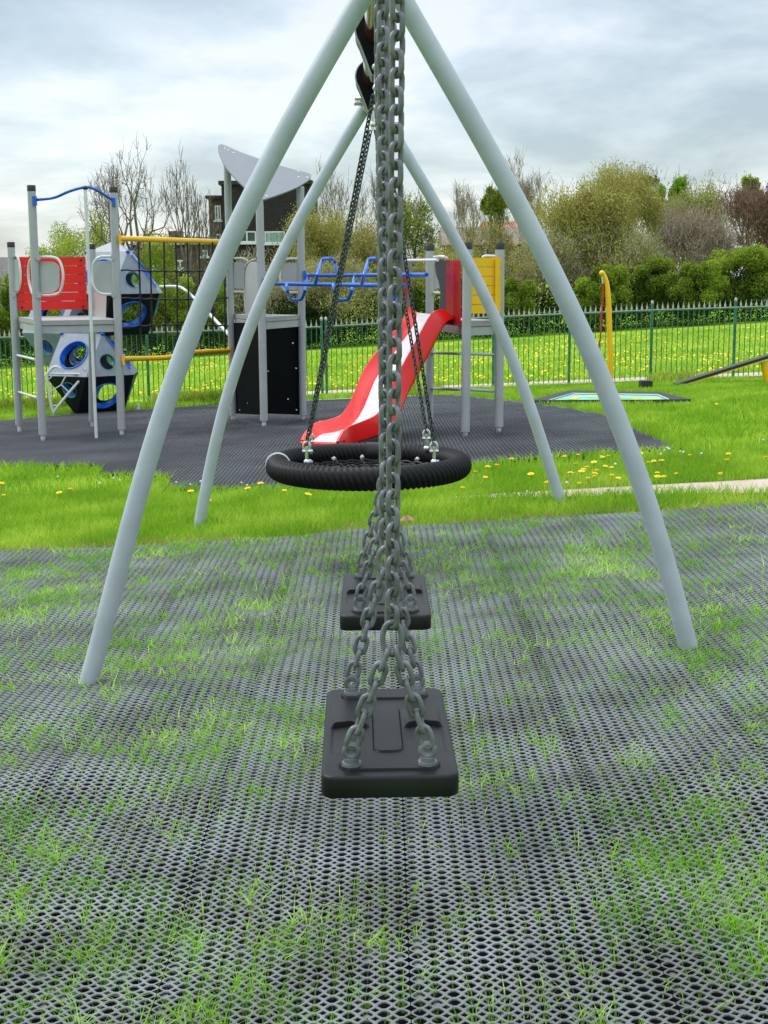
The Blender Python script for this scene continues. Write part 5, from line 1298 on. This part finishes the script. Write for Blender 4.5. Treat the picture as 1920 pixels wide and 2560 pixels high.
tree('pinkish brown thicket left of the reddish dome tree', 'thicket', 'budding_tree', 1722, 850, 528, 105, 50, 'twiggy', 123, M['lfbrown'], M['barkpale'], 13000, 3000, .06, .022, .17, TG, levels=6, crown_lo=.0)
tree('tangled brown thicket behind the yellow panel', 'thicket', 'budding_tree', 1330, 850, 600, 110, 49, 'twiggy', 124, M['lfolive'], M['barkpale'], 14000, 2600, .065, .022, .17, TG, levels=6, crown_lo=.0)
tree('olive thicket behind the slide tower posts', 'thicket', 'budding_tree', 1150, 850, 630, 105, 48, 'twiggy', 125, M['lfolive'], M['barkolive'], 14000, 2200, .065, .02, .17, TG, crown_lo=.0)
tree('brown thicket under the blue overhead bars', 'thicket', 'budding_tree', 850, 850, 660, 115, 47.5, 'twiggy', 126, M['lfolive'], M['barkpale'], 12000, 2800, .065, .02, .18, TG, levels=6, crown_lo=.0)
tree('brown thicket behind the centre tower deck', 'thicket', 'budding_tree', 650, 850, 650, 90, 47.5, 'twiggy', 127, M['lfolive'], M['barkpale'], 2400, 2600, .08, .02, .18, TG, crown_lo=.0)
# green shrubs
SG = 'green shrubs along the field edge'
sh = [('yellow green bush behind the two left tower posts', 150, 572, 115, 50, M['lfyel'], 7500, 201), ('leafy yellow green tree behind the red plank panel', 232, 525, 105, 53, M['lfyel'], 7500, 202),
      ('light green bush under the bare tree crown', 395, 555, 60, 60, M['lfyel'], 4000, 203), ('mid green bush at the left edge of the photo', 5, 672, 50, 47, M['lfgreen'], 5500, 204),
      ('fresh green bush seen through the climbing net', 420, 672, 75, 47, M['lfgreen'], 7000, 205), ('light green bush below the climbing net', 540, 700, 55, 47, M['lfgreen'], 4500, 206),
      ('green bush behind the left faceted blocks', 320, 700, 60, 47.5, M['lfgreen'], 4500, 207), ('dark green bush below the blue bars', 760, 760, 80, 47, M['lfdark'], 4500, 208),
      ('dark green bush left of the slide tower', 1000, 690, 60, 48, M['lfgreen'], 4500, 209), ('mid green bush right of the yellow plank panel', 1290, 690, 55, 46.5, M['lfgreen'], 5500, 210),
      ('rounded green bush left of the yellow spinner pole', 1500, 650, 75, 46.5, M['lfgreen'], 8500, 211), ('deep green bush right of the yellow spinner pole', 1625, 636, 65, 47.5, M['lfgreen'], 7500, 212),
      ('green bush in front of the pinkish thicket', 1735, 640, 72, 46.5, M['lfgreen'], 8000, 213), ('large green bush at the far right of the tree line', 1850, 596, 95, 48, M['lfgreen'], 11000, 214)]
for lab, px, ty, hw_, Y, lm, nl, sd in sh:
    tree(lab, 'bush', 'bush', px, 860, ty, hw_, Y, 'bush', sd, lm, M['bark'], int(nl*3.6), 350, .075, .022, .15, SG, levels=4, crown_lo=.05, crownz=.8)
# low undergrowth along the field edge, one mass, leaf colours darkened as shade
r = np.random.default_rng(77); n = 110000
X = r.uniform(-22, 22, n); Y = r.uniform(45.3, 49.5, n); hh = (.9+1.1*vnoise(X, Y*.2, 1.4, 78)+.35*vnoise(X, Y, .35, 79))
Z = g(X, Y)+hh*r.uniform(0, 1, n)**.8*np.clip((Y-45.0)/1.6, .3, 1)
V2, q2 = leaves_mesh(np.stack([X, Y, Z], 1), r.uniform(.05, .11, n), r)
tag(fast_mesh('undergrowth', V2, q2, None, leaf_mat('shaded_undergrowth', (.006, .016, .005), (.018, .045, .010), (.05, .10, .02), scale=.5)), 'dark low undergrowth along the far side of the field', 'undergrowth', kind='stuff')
r = np.random.default_rng(88); n = 60000; X = r.uniform(-75, 75, n); Y = r.uniform(60, 66, n); hh = 2.2+1.6*vnoise(X, Y*.2, 3.5, 80)
V2, q2 = leaves_mesh(np.stack([X, Y, g(X, Y)+hh*r.uniform(0, 1, n)], 1), r.uniform(.15, .30, n), r)
tag(fast_mesh('far_woodland', V2, q2, None, leaf_mat('far_wood_leaves', (.04, .05, .02), (.10, .11, .04), (.18, .18, .07), scale=.3)), 'distant brown green woodland behind the tree line', 'woodland', kind='stuff')
print('done build')
